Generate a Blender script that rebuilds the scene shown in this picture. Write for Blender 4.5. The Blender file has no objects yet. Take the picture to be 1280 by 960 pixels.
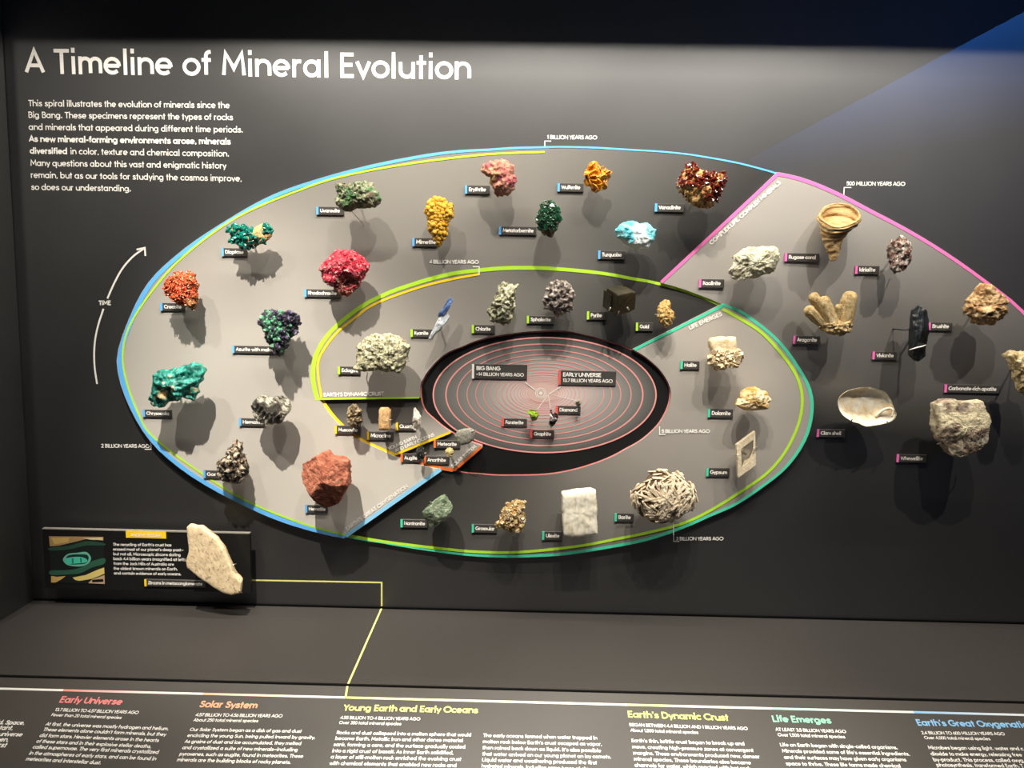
import bpy, bmesh, math, random
from mathutils import Vector, Matrix, noise
from mathutils.geometry import tessellate_polygon

TRACK = [(-1.1, -.95, 2.75, -.92, 1.3, 46, 46), (-.55, -.95, 2.75, -.55, 1.4, 48, 50), (-.55, -.95, 2.75, -.52, 1.02, 190, 30), (.05, -.95, 2.75, .05, 1.4, 50, 50), (.6, -.95, 2.75, .6, 1.45, 48, 50), (1.1, -.95, 2.75, .95, 1.38, 64, 46), (.25, -.95, 2.75, .22, .97, 70, 28)]
STRIP = 16.0; RAIL = [(-.62, 40), (.1, 185), (.82, 50)]; SCREEN = 8.0
WALLC, WALLR, WALLS = '1f1d1c', .48, 1.0; PLR, PLS = .5, .5
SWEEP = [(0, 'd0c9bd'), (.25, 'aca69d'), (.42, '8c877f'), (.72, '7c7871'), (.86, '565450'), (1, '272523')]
S = bpy.context.scene
COL = S.collection

# ------------------------------------------------------------------ camera
F, U0, V0, ROLL = 966.0, 18.2, 111.6, 0.01745      # focal length in px at 1280 wide, tilt terms
CAM = Vector((0.0, -1.6, 1.5))
YV = Vector((U0, V0, -F)).normalized()
XV = Vector((1.0, -ROLL, 0.0)); XV = (XV - YV * XV.dot(YV)).normalized()
ZV = XV.cross(YV)
cd = bpy.data.cameras.new('camera'); cam = bpy.data.objects.new('camera', cd); COL.objects.link(cam)
cd.sensor_fit = 'HORIZONTAL'; cd.sensor_width = 36.0; cd.lens = F / 1280.0 * 36.0; cd.clip_start = 0.05
M = Matrix((XV, YV, ZV)).to_4x4(); M.translation = CAM      # camera axes to world axes
cam.matrix_world = M
S.camera = cam

# ------------------------------------------------------------------ light and exposure
S.view_settings.view_transform = 'Standard'; S.view_settings.look = 'None'
S.view_settings.gamma = 1.0; S.view_settings.use_curve_mapping = False
S.view_settings.exposure = 0.3
W = bpy.data.worlds.new('gallery'); S.world = W; W.use_nodes = True
W.node_tree.nodes['Background'].inputs[0].default_value = (0.75, 0.85, 1.0, 1)
W.node_tree.nodes['Background'].inputs[1].default_value = 0.012
WARM = (1.0, 0.945, 0.85)
def spot(x, y, z, tx, ty, tz, power, size, blend=0.6, r=0.006):
    l = bpy.data.lights.new('front_spot', 'SPOT'); l.energy = power; l.spot_size = math.radians(size); l.spot_blend = blend
    l.shadow_soft_size = r; l.color = WARM
    o = bpy.data.objects.new('front_spot', l); COL.objects.link(o); o.location = (x, y, z)
    o.rotation_euler = (Vector((tx, ty, tz)) - Vector((x, y, z))).to_track_quat('-Z', 'Y').to_euler()
LZ = 2.246
for x, y, z, tx, tz, p, s in TRACK:                 # gallery track lamps above and in front of the glass
    spot(x, y, z, tx, 0, tz, p, s, .9, .012)
l = bpy.data.lights.new('case_led_strip', 'AREA'); l.shape = 'RECTANGLE'; l.size = 1.55; l.size_y = 0.005; l.energy = STRIP; l.color = WARM
o = bpy.data.objects.new('case_led_strip', l); COL.objects.link(o); o.location = (0.1, -0.29, LZ)
o.rotation_euler = (math.radians(25), 0, 0)
# unseen spots added above the sloping rail to brighten it, outside the glass
for x, p in RAIL: spot(x, -.85, 2.3, x, -.66, .7, p, 52, 1.0, .04)

# ------------------------------------------------------------------ helpers
def ray(px, py):
    v = Vector((px - 640.0, 480.0 - py, -F))
    return Vector((v.dot(XV), v.dot(YV), v.dot(ZV)))
def P(px, py, d=0.0):                       # the point of the plane d in front of the back wall seen at px, py
    r = ray(px, py); return CAM + r * ((-d - CAM.y) / r.y)
FLOOR_Z, TOP_Z, GLASS_Y, LEFT_X, RIGHT_X = 0.821, 2.26, -0.33, -1.0596, 1.45
TILT = math.radians(25.5)
RN = Vector((0, -math.sin(TILT), math.cos(TILT))); RO = Vector((0, GLASS_Y, FLOOR_Z))
def PF(px, py):
    r = ray(px, py); return CAM + r * ((FLOOR_Z - CAM.z) / r.z)
def PR(px, py):
    r = ray(px, py); return CAM + r * ((RO - CAM).dot(RN) / r.dot(RN))

def lin(c):
    if isinstance(c, str):
        c = [int(c[i:i+2], 16) / 255 for i in (0, 2, 4)]
    return tuple((x / 12.92 if x <= 0.04045 else ((x + 0.055) / 1.055) ** 2.4) for x in c)

class NT:
    def __init__(s, name):
        s.m = bpy.data.materials.new(name); s.m.use_nodes = True; s.t = s.m.node_tree
        s.b = s.t.nodes['Principled BSDF']
    def n(s, typ, **kw):
        x = s.t.nodes.new(typ)
        for k, v in kw.items():
            if k in x.inputs: x.inputs[k].default_value = v
            else: setattr(x, k, v)
        return x
    def l(s, a, b): s.t.links.new(a, b)

def plain(name, col, rough=0.5, metal=0.0, spec=0.5, trans=0.0, ior=1.45, bump=0.0, bscale=300.0):
    t = NT(name); b = t.b
    b.inputs['Base Color'].default_value = (*lin(col), 1); b.inputs['Roughness'].default_value = rough
    b.inputs['Metallic'].default_value = metal; b.inputs['Specular IOR Level'].default_value = spec
    b.inputs['Transmission Weight'].default_value = trans; b.inputs['IOR'].default_value = ior
    if bump:
        tc = t.n('ShaderNodeTexCoord'); nz = t.n('ShaderNodeTexNoise', Scale=bscale, Detail=4.0)
        bp = t.n('ShaderNodeBump', Strength=bump, Distance=0.002)
        t.l(tc.outputs['Object'], nz.inputs['Vector']); t.l(nz.outputs['Fac'], bp.inputs['Height']); t.l(bp.outputs['Normal'], b.inputs['Normal'])
    return t.m

def ramp(t, stops):
    r = t.n('ShaderNodeValToRGB'); e = r.color_ramp.elements
    while len(e) > 1: e.remove(e[-1])
    for i, (p, c) in enumerate(stops):
        if i == 0: x = e[0]; x.position = p
        else: x = e.new(p)
        x.color = (*lin(c), 1)
    return r

def rockm(name, stops, scale=60, detail=7, rough=0.75, bump=0.6, bscale=None, spec=0.35, patch=None, vor=None, wave=None, metal=0.0, stretch=None, trans=0.0, dist=0.4):
    """stone: noise-coloured, optional second-colour patches, crystal cells or fibres, bumped"""
    t = NT(name); b = t.b
    tc = t.n('ShaderNodeTexCoord'); vec = tc.outputs['Object']
    if stretch:
        mp = t.n('ShaderNodeMapping', vector_type='TEXTURE'); mp.inputs['Scale'].default_value = [1 / q for q in stretch[0]]; mp.inputs['Rotation'].default_value = stretch[1]
        t.l(vec, mp.inputs['Vector']); vec = mp.outputs['Vector']
    nz = t.n('ShaderNodeTexNoise', Scale=float(scale), Detail=float(detail), Roughness=0.65, Distortion=dist); t.l(vec, nz.inputs['Vector'])
    fac = nz.outputs['Fac']
    if vor:
        vo = t.n('ShaderNodeTexVoronoi', Scale=float(vor)); t.l(vec, vo.inputs['Vector'])
        mx = t.n('ShaderNodeMix', data_type='FLOAT'); mx.inputs[0].default_value = 0.55
        sp = t.n('ShaderNodeSeparateColor'); t.l(vo.outputs['Color'], sp.inputs[0])
        t.l(fac, mx.inputs[2]); t.l(sp.outputs[0], mx.inputs[3]); fac = mx.outputs[0]
    if wave:
        wv = t.n('ShaderNodeTexWave', Scale=float(wave[0]), Distortion=float(wave[1]), Detail=3.0); wv.inputs['Detail Scale'].default_value = 2.0
        mp2 = t.n('ShaderNodeMapping'); mp2.inputs['Rotation'].default_value = wave[2]; t.l(tc.outputs['Object'], mp2.inputs['Vector']); t.l(mp2.outputs['Vector'], wv.inputs['Vector'])
        mx = t.n('ShaderNodeMix', data_type='FLOAT'); mx.inputs[0].default_value = 0.6
        t.l(fac, mx.inputs[2]); t.l(wv.outputs['Fac'], mx.inputs[3]); fac = mx.outputs[0]
    r = ramp(t, stops); t.l(fac, r.inputs[0]); colr = r.outputs[0]
    if patch:
        for (pc, psc, pth) in patch:
            n2 = t.n('ShaderNodeTexNoise', Scale=float(psc), Detail=3.0); 
            ad = t.n('ShaderNodeVectorMath', operation='ADD'); ad.inputs[1].default_value = (psc * .013, .71, 1.9)
            t.l(tc.outputs['Object'], ad.inputs[0]); t.l(ad.outputs[0], n2.inputs['Vector'])
            mr = t.n('ShaderNodeMapRange'); mr.inputs[1].default_value = pth - .03; mr.inputs[2].default_value = pth + .03; t.l(n2.outputs['Fac'], mr.inputs[0])
            mc = t.n('ShaderNodeMix', data_type='RGBA'); t.l(mr.outputs[0], mc.inputs[0]); t.l(colr, mc.inputs[6]); mc.inputs[7].default_value = (*lin(pc), 1); colr = mc.outputs[2]
    t.l(colr, b.inputs['Base Color'])
    b.inputs['Roughness'].default_value = rough; b.inputs['Specular IOR Level'].default_value = spec; b.inputs['Metallic'].default_value = metal
    b.inputs['Transmission Weight'].default_value = trans; b.inputs['IOR'].default_value = 1.5
    if bump:
        n3 = t.n('ShaderNodeTexNoise', Scale=float(bscale or scale * 3), Detail=5.0, Roughness=0.7); t.l(vec, n3.inputs['Vector'])
        bp = t.n('ShaderNodeBump', Strength=min(1.0, bump * 1.3), Distance=0.006); t.l(n3.outputs['Fac'], bp.inputs['Height']); t.l(bp.outputs['Normal'], b.inputs['Normal'])
    return t.m

class MB:                                     # collects faces of one mesh
    def __init__(s): s.v, s.f, s.mi, s.sm, s.att = [], [], [], [], None
    def add(s, vs, fs, mi=0, smooth=False):
        o = len(s.v); s.v += [Vector(v) for v in vs]
        for f in fs: s.f.append([i + o for i in f]); s.mi.append(mi); s.sm.append(smooth)
    def build(s, name, mats, parent=None, loc=None):
        me = bpy.data.meshes.new(name)
        base = Vector(loc) if loc is not None else Vector((0, 0, 0))
        if parent is not None: base = BASE[parent.name]
        me.from_pydata([v - base for v in s.v], [], s.f)
        for m in (mats if isinstance(mats, (list, tuple)) else [mats]): me.materials.append(m)
        me.polygons.foreach_set('material_index', s.mi); me.polygons.foreach_set('use_smooth', s.sm)
        if s.att:
            a = me.attributes.new(s.att[0], s.att[1], 'POINT')
            a.data.foreach_set('value' if s.att[1] == 'FLOAT' else 'color', s.att[2])
        me.update()
        ob = bpy.data.objects.new(name, me); COL.objects.link(ob)
        if parent is not None: ob.parent = parent
        else: ob.location = base
        BASE[ob.name] = base
        return ob
BASE = {}
def thing(name, label, cat, loc, group=None):
    o = bpy.data.objects.new(name, None); COL.objects.link(o); o.location = loc; o.empty_display_size = .02
    o['label'] = label; o['category'] = cat
    if group: o['group'] = group
    BASE[o.name] = Vector(loc)
    return o
def tag(o, label, cat, group=None):
    o['label'] = label; o['category'] = cat
    if group: o['group'] = group
    return o
def structure(o): o['kind'] = 'structure'; return o

def box(mb, a, b, mi=0):
    (x0, y0, z0), (x1, y1, z1) = a, b
    mb.add([(x0,y0,z0),(x1,y0,z0),(x1,y1,z0),(x0,y1,z0),(x0,y0,z1),(x1,y0,z1),(x1,y1,z1),(x0,y1,z1)],
           [(0,3,2,1),(4,5,6,7),(0,1,5,4),(1,2,6,5),(2,3,7,6),(3,0,4,7)], mi)
def tube(mb, pts, r, n=8, mi=0, smooth=True, r2=None):
    pts = [Vector(p) for p in pts]; vs = []; L = len(pts)
    t0 = (pts[1] - pts[0]).normalized(); a = t0.orthogonal().normalized()
    for i, p in enumerate(pts):
        t = (pts[min(i+1, L-1)] - pts[max(i-1, 0)]).normalized(); a = (a - t * a.dot(t)).normalized(); c = t.cross(a)
        rr = r if r2 is None else r + (r2 - r) * i / (L - 1)
        for k in range(n):
            w = 2 * math.pi * k / n; vs.append(p + (a * math.cos(w) + c * math.sin(w)) * rr)
    fs = [(i*n+k, i*n+(k+1) % n, (i+1)*n+(k+1) % n, (i+1)*n+k) for i in range(L-1) for k in range(n)]
    fs += [tuple(range(n-1, -1, -1)), tuple((L-1)*n + k for k in range(n))]
    mb.add(vs, fs, mi, smooth)

def ribbon(mb, pts, w, nrm, lift=0.0, closed=False, mi=0):
    """flat painted line of width w lying on a surface with normal nrm"""
    pts = [Vector(p) for p in pts]; n = len(pts); vs = []
    for i, p in enumerate(pts):
        if closed: a, b = pts[i-1], pts[(i+1) % n]; d1 = (p - a).normalized(); d2 = (b - p).normalized()
        else:
            d1 = (p - pts[i-1]).normalized() if i else (pts[1] - p).normalized()
            d2 = (pts[i+1] - p).normalized() if i < n-1 else d1
        t = (d1 + d2)
        t = t.normalized() if t.length > 1e-6 else d1
        s = nrm.cross(t).normalized(); c = max(0.45, s.dot(nrm.cross(d1).normalized()))
        o = s * (w / 2 / c); vs += [p + o + nrm * lift, p - o + nrm * lift]
    fs = [(2*i, 2*i+1, 2*i+3, 2*i+2) for i in range(n-1)]
    if closed: fs.append((2*n-2, 2*n-1, 1, 0))
    mb.add(vs, fs, mi)

# ------------------------------------------------------------------ monoline lettering
X = .66
def arc(cx, cy, rx, ry, a0, a1, n=None):
    n = n or max(4, int(abs(a1 - a0) / 24))
    return [(cx + rx * math.cos(math.radians(a0 + (a1-a0)*i/n)), cy + ry * math.sin(math.radians(a0 + (a1-a0)*i/n))) for i in range(n+1)]
def ell(cx, cy, rx, ry): return arc(cx, cy, rx, ry, 0, 360, 16)[:-1] + ['c']
h = X / 2
SS = [(.43,.53),(.37,.63),(.26,.66),(.13,.62),(.08,.51),(.14,.40),(.27,.345),(.40,.285),(.46,.17),(.40,.05),(.26,0),(.11,.03),(.03,.13)]
G = {
'a': (.74, [ell(.31,h,.28,h), [(.60,X),(.60,0)]]), 'b': (.74, [[(.07,1.05),(.07,0)], ell(.36,h,.28,h)]),
'c': (.60, [arc(.34,h,.30,h,48,312)]), 'd': (.74, [ell(.31,h,.28,h), [(.60,1.05),(.60,0)]]),
'e': (.70, [[(.06,h),(.60,h)], arc(.33,h,.29,h,0,312)]), 'f': (.38, [[(.16,0),(.16,.86)] + arc(.33,.86,.17,.18,180,85), [(0,X),(.34,X)]]),
'g': (.74, [ell(.31,h,.28,h), [(.60,X),(.60,-.08)] + arc(.33,-.08,.27,.21,0,-145)]),
'h': (.67, [[(.07,1.05),(.07,0)], arc(.33,.38,.26,.28,180,0) + [(.59,0)]]), 'i': (.22, [[(.09,X),(.09,0)], [(.09,1.005),(.09,1.055)]]),
'j': (.24, [[(.12,X),(.12,-.12)] + arc(-.02,-.12,.14,.16,0,-80), [(.12,1.005),(.12,1.055)]]),
'k': (.56, [[(.07,1.05),(.07,0)], [(.07,.24),(.47,X)], [(.2,.37),(.52,0)]]), 'l': (.22, [[(.09,1.05),(.09,0)]]),
'm': (.99, [[(.07,X),(.07,0)], arc(.28,.43,.21,.23,180,0) + [(.49,0)], arc(.70,.43,.21,.23,180,0) + [(.91,0)]]),
'n': (.67, [[(.07,X),(.07,0)], arc(.33,.38,.26,.28,180,0) + [(.59,0)]]), 'o': (.70, [ell(.34,h,.30,h)]),
'p': (.74, [[(.07,X),(.07,-.3)], ell(.36,h,.28,h)]), 'q': (.74, [ell(.31,h,.28,h), [(.60,X),(.60,-.3)]]),
'r': (.40, [[(.07,X),(.07,0)], arc(.27,.42,.20,.24,180,70)]), 's': (.53, [SS]), 't': (.38, [[(.16,.92),(.16,0)], [(0,X),(.34,X)]]),
'u': (.67, [[(.07,X),(.07,.28)] + arc(.33,.28,.26,.28,180,360) + [(.59,X)], [(.59,.28),(.59,0)]]),
'v': (.56, [[(.02,X),(.27,0),(.52,X)]]), 'w': (.86, [[(.02,X),(.22,0),(.42,.6),(.62,0),(.82,X)]]),
'x': (.54, [[(.03,X),(.5,0)], [(.5,X),(.03,0)]]), 'y': (.56, [[(.02,X),(.29,.03)], [(.53,X),(.19,-.3)]]),
'z': (.53, [[(.05,X),(.46,X),(.04,0),(.49,0)]]),
'A': (.76, [[(.02,0),(.37,1),(.72,0)], [(.14,.3),(.60,.3)]]),
'B': (.68, [[(.08,0),(.08,1),(.34,1)] + arc(.34,.77,.22,.23,80,-80) + [(.08,.54)], [(.34,.54)] + arc(.34,.27,.26,.27,80,-80) + [(.08,0)]]),
'C': (.86, [arc(.49,.5,.45,.5,45,315)]), 'D': (.84, [[(.08,0),(.08,1),(.3,1)] + arc(.3,.5,.46,.5,80,-80) + [(.3,0),(.08,0)]]),
'E': (.60, [[(.54,1),(.08,1),(.08,0),(.54,0)], [(.08,.52),(.49,.52)]]), 'F': (.55, [[(.52,1),(.08,1),(.08,0)], [(.08,.5),(.46,.5)]]),
'G': (.98, [arc(.49,.5,.45,.5,48,355), [(.94,.46),(.54,.46)]]), 'H': (.82, [[(.08,0),(.08,1)], [(.73,0),(.73,1)], [(.08,.52),(.73,.52)]]),
'I': (.24, [[(.1,0),(.1,1)]]), 'J': (.46, [[(.36,1),(.36,.25)] + arc(.19,.25,.17,.25,0,-150)]),
'K': (.66, [[(.08,0),(.08,1)], [(.08,.38),(.58,1)], [(.24,.56),(.62,0)]]), 'L': (.54, [[(.08,1),(.08,0),(.5,0)]]),
'M': (.99, [[(.07,0),(.15,1),(.49,.28),(.83,1),(.91,0)]]), 'N': (.84, [[(.08,0),(.08,1),(.74,0),(.74,1)]]),
'O': (1.0, [ell(.5,.5,.46,.5)]), 'P': (.62, [[(.08,0),(.08,1),(.32,1)] + arc(.32,.74,.25,.26,80,-80) + [(.08,.48)]]),
'Q': (1.0, [ell(.5,.5,.46,.5), [(.58,.28),(.94,-.02)]]), 'R': (.66, [[(.08,0),(.08,1),(.32,1)] + arc(.32,.74,.25,.26,80,-80) + [(.08,.48)], [(.3,.48),(.58,0)]]),
'S': (.62, [[(x * 1.2, y * 1 / X) for x, y in SS]]), 'T': (.62, [[(.01,1),(.61,1)], [(.31,1),(.31,0)]]),
'U': (.76, [[(.07,1),(.07,.31)] + arc(.38,.31,.31,.31,180,360) + [(.69,1)]]), 'V': (.70, [[(.01,1),(.35,0),(.69,1)]]),
'W': (1.06, [[(.02,1),(.27,0),(.52,.9),(.77,0),(1.03,1)]]), 'X': (.66, [[(.03,1),(.62,0)], [(.62,1),(.03,0)]]),
'Y': (.64, [[(.01,1),(.32,.45),(.63,1)], [(.32,.45),(.32,0)]]), 'Z': (.64, [[(.06,1),(.57,1),(.05,0),(.6,0)]]),
'0': (.62, [ell(.31,.5,.26,.5)]), '1': (.36, [[(.03,.82),(.22,1),(.22,0)]]), '2': (.58, [arc(.28,.73,.24,.27,165,-25) + [(.03,0),(.55,0)]]),
'3': (.58, [arc(.27,.76,.22,.24,150,-90) , arc(.27,.27,.26,.27,88,-150)]), '4': (.62, [[(.46,0),(.46,1),(.02,.27),(.6,.27)]]),
'5': (.58, [[(.5,1),(.13,1),(.09,.56)] + arc(.28,.33,.26,.33,120,-150)]), '6': (.6, [ell(.3,.31,.26,.31), [(.08,.45),(.4,1)]]),
'7': (.56, [[(.03,1),(.53,1),(.2,0)]]), '8': (.58, [ell(.29,.76,.2,.24), ell(.29,.27,.25,.27)]), '9': (.6, [ell(.3,.69,.26,.31), [(.52,.55),(.2,0)]]),
'.': (.22, [[(.1,0),(.1,.1)]]), ',': (.22, [[(.12,.08),(.05,-.14)]]), "'": (.2, [[(.1,1.05),(.08,.78)]]), '-': (.42, [[(.06,.36),(.36,.36)]]),
'_': (.74, [[(.0,.36),(.74,.36)]]), '(': (.3, [arc(.34,.42,.26,.7,130,230)]), ')': (.3, [arc(-.04,.42,.26,.7,50,-50)]),
'~': (.56, [[(.04,.36),(.14,.48),(.26,.46),(.36,.36),(.46,.36),(.52,.46)]]), ' ': (.27, []),
}
def text_len(s, track): return sum(G[c][0] + track for c in s) - track
def letter(mb, s, a, b=None, nrm=Vector((0, -1, 0)), wt=.15, track=.06, cap=None, lift=.0006, mi=0, fill=None):
    """lay the line of text s on a surface, baseline from a to b (its size follows) or from a with cap height cap"""
    a = Vector(a); n = text_len(s, track)
    if cap is None: d = Vector(b) - a; sc = d.length / n; sx = sc; d.normalize()
    else:
        d = (Vector(b) - a); sc = cap; sx = d.length / n if d.length > 1e-4 else cap; d.normalize()
    up = nrm.cross(d).normalized(); x = 0; k = 0
    for c in s:
        adv, strokes = G[c]
        for st in strokes:
            cl = st[-1] == 'c'; q = st[:-1] if cl else st
            q = [p for i, p in enumerate(q) if not i or abs(p[0]-q[i-1][0]) + abs(p[1]-q[i-1][1]) > 1e-3]
            pts = [a + d * ((x + u) * sx) + up * ((wt / 2 + v * (1 - wt)) * sc) for u, v in q]
            if not cl:                        # square pen ends
                e = wt * sc * .5
                pts[0] = pts[0] - (pts[1] - pts[0]).normalized() * (e if len(q) == 2 and abs(q[0][0]-q[1][0]) < .01 else e * .3)
                pts[-1] = pts[-1] + (pts[-1] - pts[-2]).normalized() * (e if len(q) == 2 and abs(q[0][0]-q[1][0]) < .01 else e * .3)
            ribbon(mb, pts, wt * sc, nrm, lift + (k % 7) * 2e-5, cl, mi); k += 1
        x += adv + track

# ------------------------------------------------------------------ materials of the case
WHITE = plain('print_white', 'f4efe6', .55, spec=.3)
def satin(name, col, rough=.42, spec=.5):
    t = NT(name); b = t.b
    tc = t.n('ShaderNodeTexCoord'); nz = t.n('ShaderNodeTexNoise', Scale=9.0, Detail=5.0); t.l(tc.outputs['Object'], nz.inputs['Vector'])
    mr = t.n('ShaderNodeMapRange'); mr.inputs[3].default_value = rough - .03; mr.inputs[4].default_value = rough + .04; t.l(nz.outputs['Fac'], mr.inputs[0]); t.l(mr.outputs[0], b.inputs['Roughness'])
    b.inputs['Base Color'].default_value = (*lin(col), 1); b.inputs['Specular IOR Level'].default_value = spec
    n2 = t.n('ShaderNodeTexNoise', Scale=700.0, Detail=2.0); t.l(tc.outputs['Object'], n2.inputs['Vector'])
    bp = t.n('ShaderNodeBump', Strength=.05, Distance=.0006); t.l(n2.outputs['Fac'], bp.inputs['Height']); t.l(bp.outputs['Normal'], b.inputs['Normal'])
    return t.m
M_WALL = satin('black_satin_wall', WALLC, WALLR, WALLS)
wb = M_WALL.node_tree.nodes['Principled BSDF']; wb.inputs['Coat Weight'].default_value = .8; wb.inputs['Coat Roughness'].default_value = .45
M_SIDE = satin('black_side_wall', '1a1917', .6, .3)
M_CEIL = plain('black_ceiling', '0c0c0c', .7, spec=.2, bump=.2)
M_FLOOR = satin('dark_grey_deck', '3a3633', .5, .45)
M_RAIL = satin('dark_grey_rail', '423d37', .5, .4)
M_GAP = plain('black_slot', '030303', .8, spec=.1, bump=.1)
M_STEEL = plain('pin_steel', 'd9d2c4', .35, .9, bump=.1)
M_BRASS = plain('pin_painted', '8d877a', .5, .3, bump=.1)
M_DARKPIN = plain('pin_black', '1c1a18', .5, bump=.1)
M_COPPER = plain('pin_copper', 'c08a64', .35, .8, bump=.1)
COLS = {'blue': '64b2f0', 'lime': 'b6e63c', 'yellow': 'ffd42a', 'orange': 'f07a3c', 'teal': '4fd6ac', 'pink': 'f078b8', 'red': 'f06058', 'white': 'f4f0e8', 'paleyellow': 'e9e48a', 'rose': 'f08a84', 'paleblue': '8fd0f4'}
HEADC = {'red': 'f08a86', 'orange': 'f2b088', 'yellow': 'ece68a', 'lime': 'd8dc7c', 'teal': '96dcb8', 'blue': '92c8f0'}
MH = {k: plain('print_heading_' + k, v, .5, spec=.3, bump=.02) for k, v in HEADC.items()}
MC0 = plain('print_ring', 'e89c96', .5, spec=.3)
MC = {k: plain('print_' + k, v, .5, spec=.3) for k, v in COLS.items()}

# ------------------------------------------------------------------ the display case
mb = MB(); mb.add([(LEFT_X - .1, 0, .3), (RIGHT_X + .1, 0, .3), (RIGHT_X + .1, 0, TOP_Z + .1), (LEFT_X - .1, 0, TOP_Z + .1)], [(0, 1, 2, 3)])
mb.add([(LEFT_X - .1, .05, .3), (RIGHT_X + .1, .05, .3), (RIGHT_X + .1, .05, TOP_Z + .1), (LEFT_X - .1, .05, TOP_Z + .1)], [(3, 2, 1, 0)])
wall = structure(mb.build('wall_back', M_WALL))
mb = MB(); box(mb, (LEFT_X - .03, GLASS_Y, .3), (LEFT_X, -.002, TOP_Z)); structure(mb.build('wall_left', M_WALL))
mb = MB(); box(mb, (RIGHT_X, GLASS_Y, .3), (RIGHT_X + .03, -.002, TOP_Z)); structure(mb.build('wall_right', M_SIDE))
mb = MB(); box(mb, (LEFT_X - .03, GLASS_Y - .01, TOP_Z), (RIGHT_X + .03, 0, TOP_Z + .03)); structure(mb.build('ceiling', M_CEIL))
mb = MB(); box(mb, (LEFT_X, GLASS_Y + .0035, FLOOR_Z - .03), (RIGHT_X, -.004, FLOOR_Z)); floor = structure(mb.build('floor', M_FLOOR))
mb = MB(); box(mb, (LEFT_X, -.262, LZ - .0265), (RIGHT_X, -.2595, TOP_Z)); structure(mb.build('lamp_baffle', M_CEIL))      # unseen lamp baffle, put in to keep strip light off the wall's top band
mb = MB(); box(mb, (LEFT_X, -.004, FLOOR_Z - .03), (RIGHT_X, -.0005, FLOOR_Z + .0035)); structure(mb.build('trim_2', M_GAP))   # shadow gap between deck and wall
mb = MB(); box(mb, (LEFT_X - .3, GLASS_Y - .004, FLOOR_Z - .04), (RIGHT_X + .3, GLASS_Y + .004, FLOOR_Z - .002)); structure(mb.build('trim_3', M_GAP))  # glazing slot

# front glass
t = NT('case_glass'); nt = t.t; nt.nodes.remove(t.b)
tr = t.n('ShaderNodeBsdfTransparent'); gl = t.n('ShaderNodeBsdfGlossy'); gl.inputs['Roughness'].default_value = 0.0
fr = t.n('ShaderNodeFresnel', IOR=1.45); mx = t.n('ShaderNodeMixShader')
ge = t.n('ShaderNodeNewGeometry'); mr = t.n('ShaderNodeMapRange'); mr.inputs[3].default_value = 1.45; mr.inputs[4].default_value = 1 / 1.45      # same thin pane from both sides
t.l(ge.outputs['Backfacing'], mr.inputs[0]); t.l(mr.outputs[0], fr.inputs[0]); t.l(fr.outputs[0], mx.inputs[0]); t.l(tr.outputs[0], mx.inputs[1]); t.l(gl.outputs[0], mx.inputs[2]); t.l(mx.outputs[0], nt.nodes['Material Output'].inputs[0])
mb = MB(); mb.add([(LEFT_X - .03, GLASS_Y, FLOOR_Z - .02), (RIGHT_X + .03, GLASS_Y, FLOOR_Z - .02), (RIGHT_X + .03, GLASS_Y, TOP_Z), (LEFT_X - .03, GLASS_Y, TOP_Z)], [(0, 1, 2, 3)])
structure(mb.build('window_1', t.m))

# printed title and introduction on the back wall
mb = MB(); letter(mb, 'A Timeline of Mineral Evolution', P(33, 92), P(589, 99.6), wt=.15, track=.085); mb.build('title_lettering', WHITE, wall)
mb = MB()
for s, x0, y0, x1, y1, w in [
 ('This spiral illustrates the evolution of minerals since the', 36, 133, 287.5, 135.5, .15), ('Big Bang. These specimens represent the types of rocks', 36, 147.5, 291.5, 150.5, .15),
 ('and minerals that appeared during different time periods.', 36.5, 162.5, 304, 166, .15), ('As new mineral-forming environments arose, minerals', 37, 177.5, 288.5, 181, .21),
 ('diversified', 38, 192.3, 84.5, 193, .21), ('in color, texture and chemical composition.', 88.5, 193, 286.5, 196, .15),
 ('Many questions about this vast and enigmatic history', 38.5, 207.5, 283, 211, .15), ('remain, but as our tools for studying the cosmos improve,', 39, 222.5, 302.5, 227, .15), ('so does our understanding.', 39.5, 237.5, 164, 239.5, .15)]:
    letter(mb, s, P(x0, y0), P(x1, y1), wt=w, track=.07)
mb.build('introduction_lettering', WHITE, wall)
mb = MB(); N0 = Vector((0, -1, 0))
def catmull(q, m=8, closed=False):
    q = [Vector(p) for p in q]; out = []; n = len(q)
    for i in range(n if closed else n - 1):
        p0, p1, p2, p3 = (q[i-1] if i or closed else q[0]*2-q[1]), q[i], q[(i+1) % n], (q[(i+2) % n] if i+2 < n or closed else q[-1]*2-q[-2])
        for k in range(m):
            s = k / m; out.append(.5 * ((2*p1) + (p2-p0)*s + (2*p0-5*p1+4*p2-p3)*s*s + (3*p1-p0-3*p2+p3)*s**3))
    if not closed: out.append(q[-1])
    return out
def V2(q): return [Vector((x, y)) for x, y in q]
for q in ([(121.5, 480), (118.2, 455), (118.5, 430), (122.5, 408), (129.5, 386)], [(134.5, 373), (143, 354), (153, 336), (166, 321), (181, 310)]):
    ribbon(mb, [P(p.x, p.y) for p in catmull(V2(q))], .0037, N0, .0006)
ribbon(mb, [P(171, 312), P(181.2, 309.8), P(182, 320)], .0037, N0, .0008)
letter(mb, 'TIME', P(124, 381.5), P(139, 381.5), wt=.2, track=.05)
mb.build('time_arrow', WHITE, wall)
mb = MB()
def marker(s, x0, y0, x1, y1, br, d=0.0, wt=.18):
    mb = MB()
    letter(mb, s, P(x0, y0, d), P(x1, y1, d), wt=wt, track=.05)
    ribbon(mb, [P(x, y, d) for x, y in br], .0018, N0, .0009); mb.build('date_mark', WHITE, wall)
marker('1 BILLION YEARS AGO', 684, 174, 746, 174.5, [(681, 189), (681, 176.5), (689, 176.5)])
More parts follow.
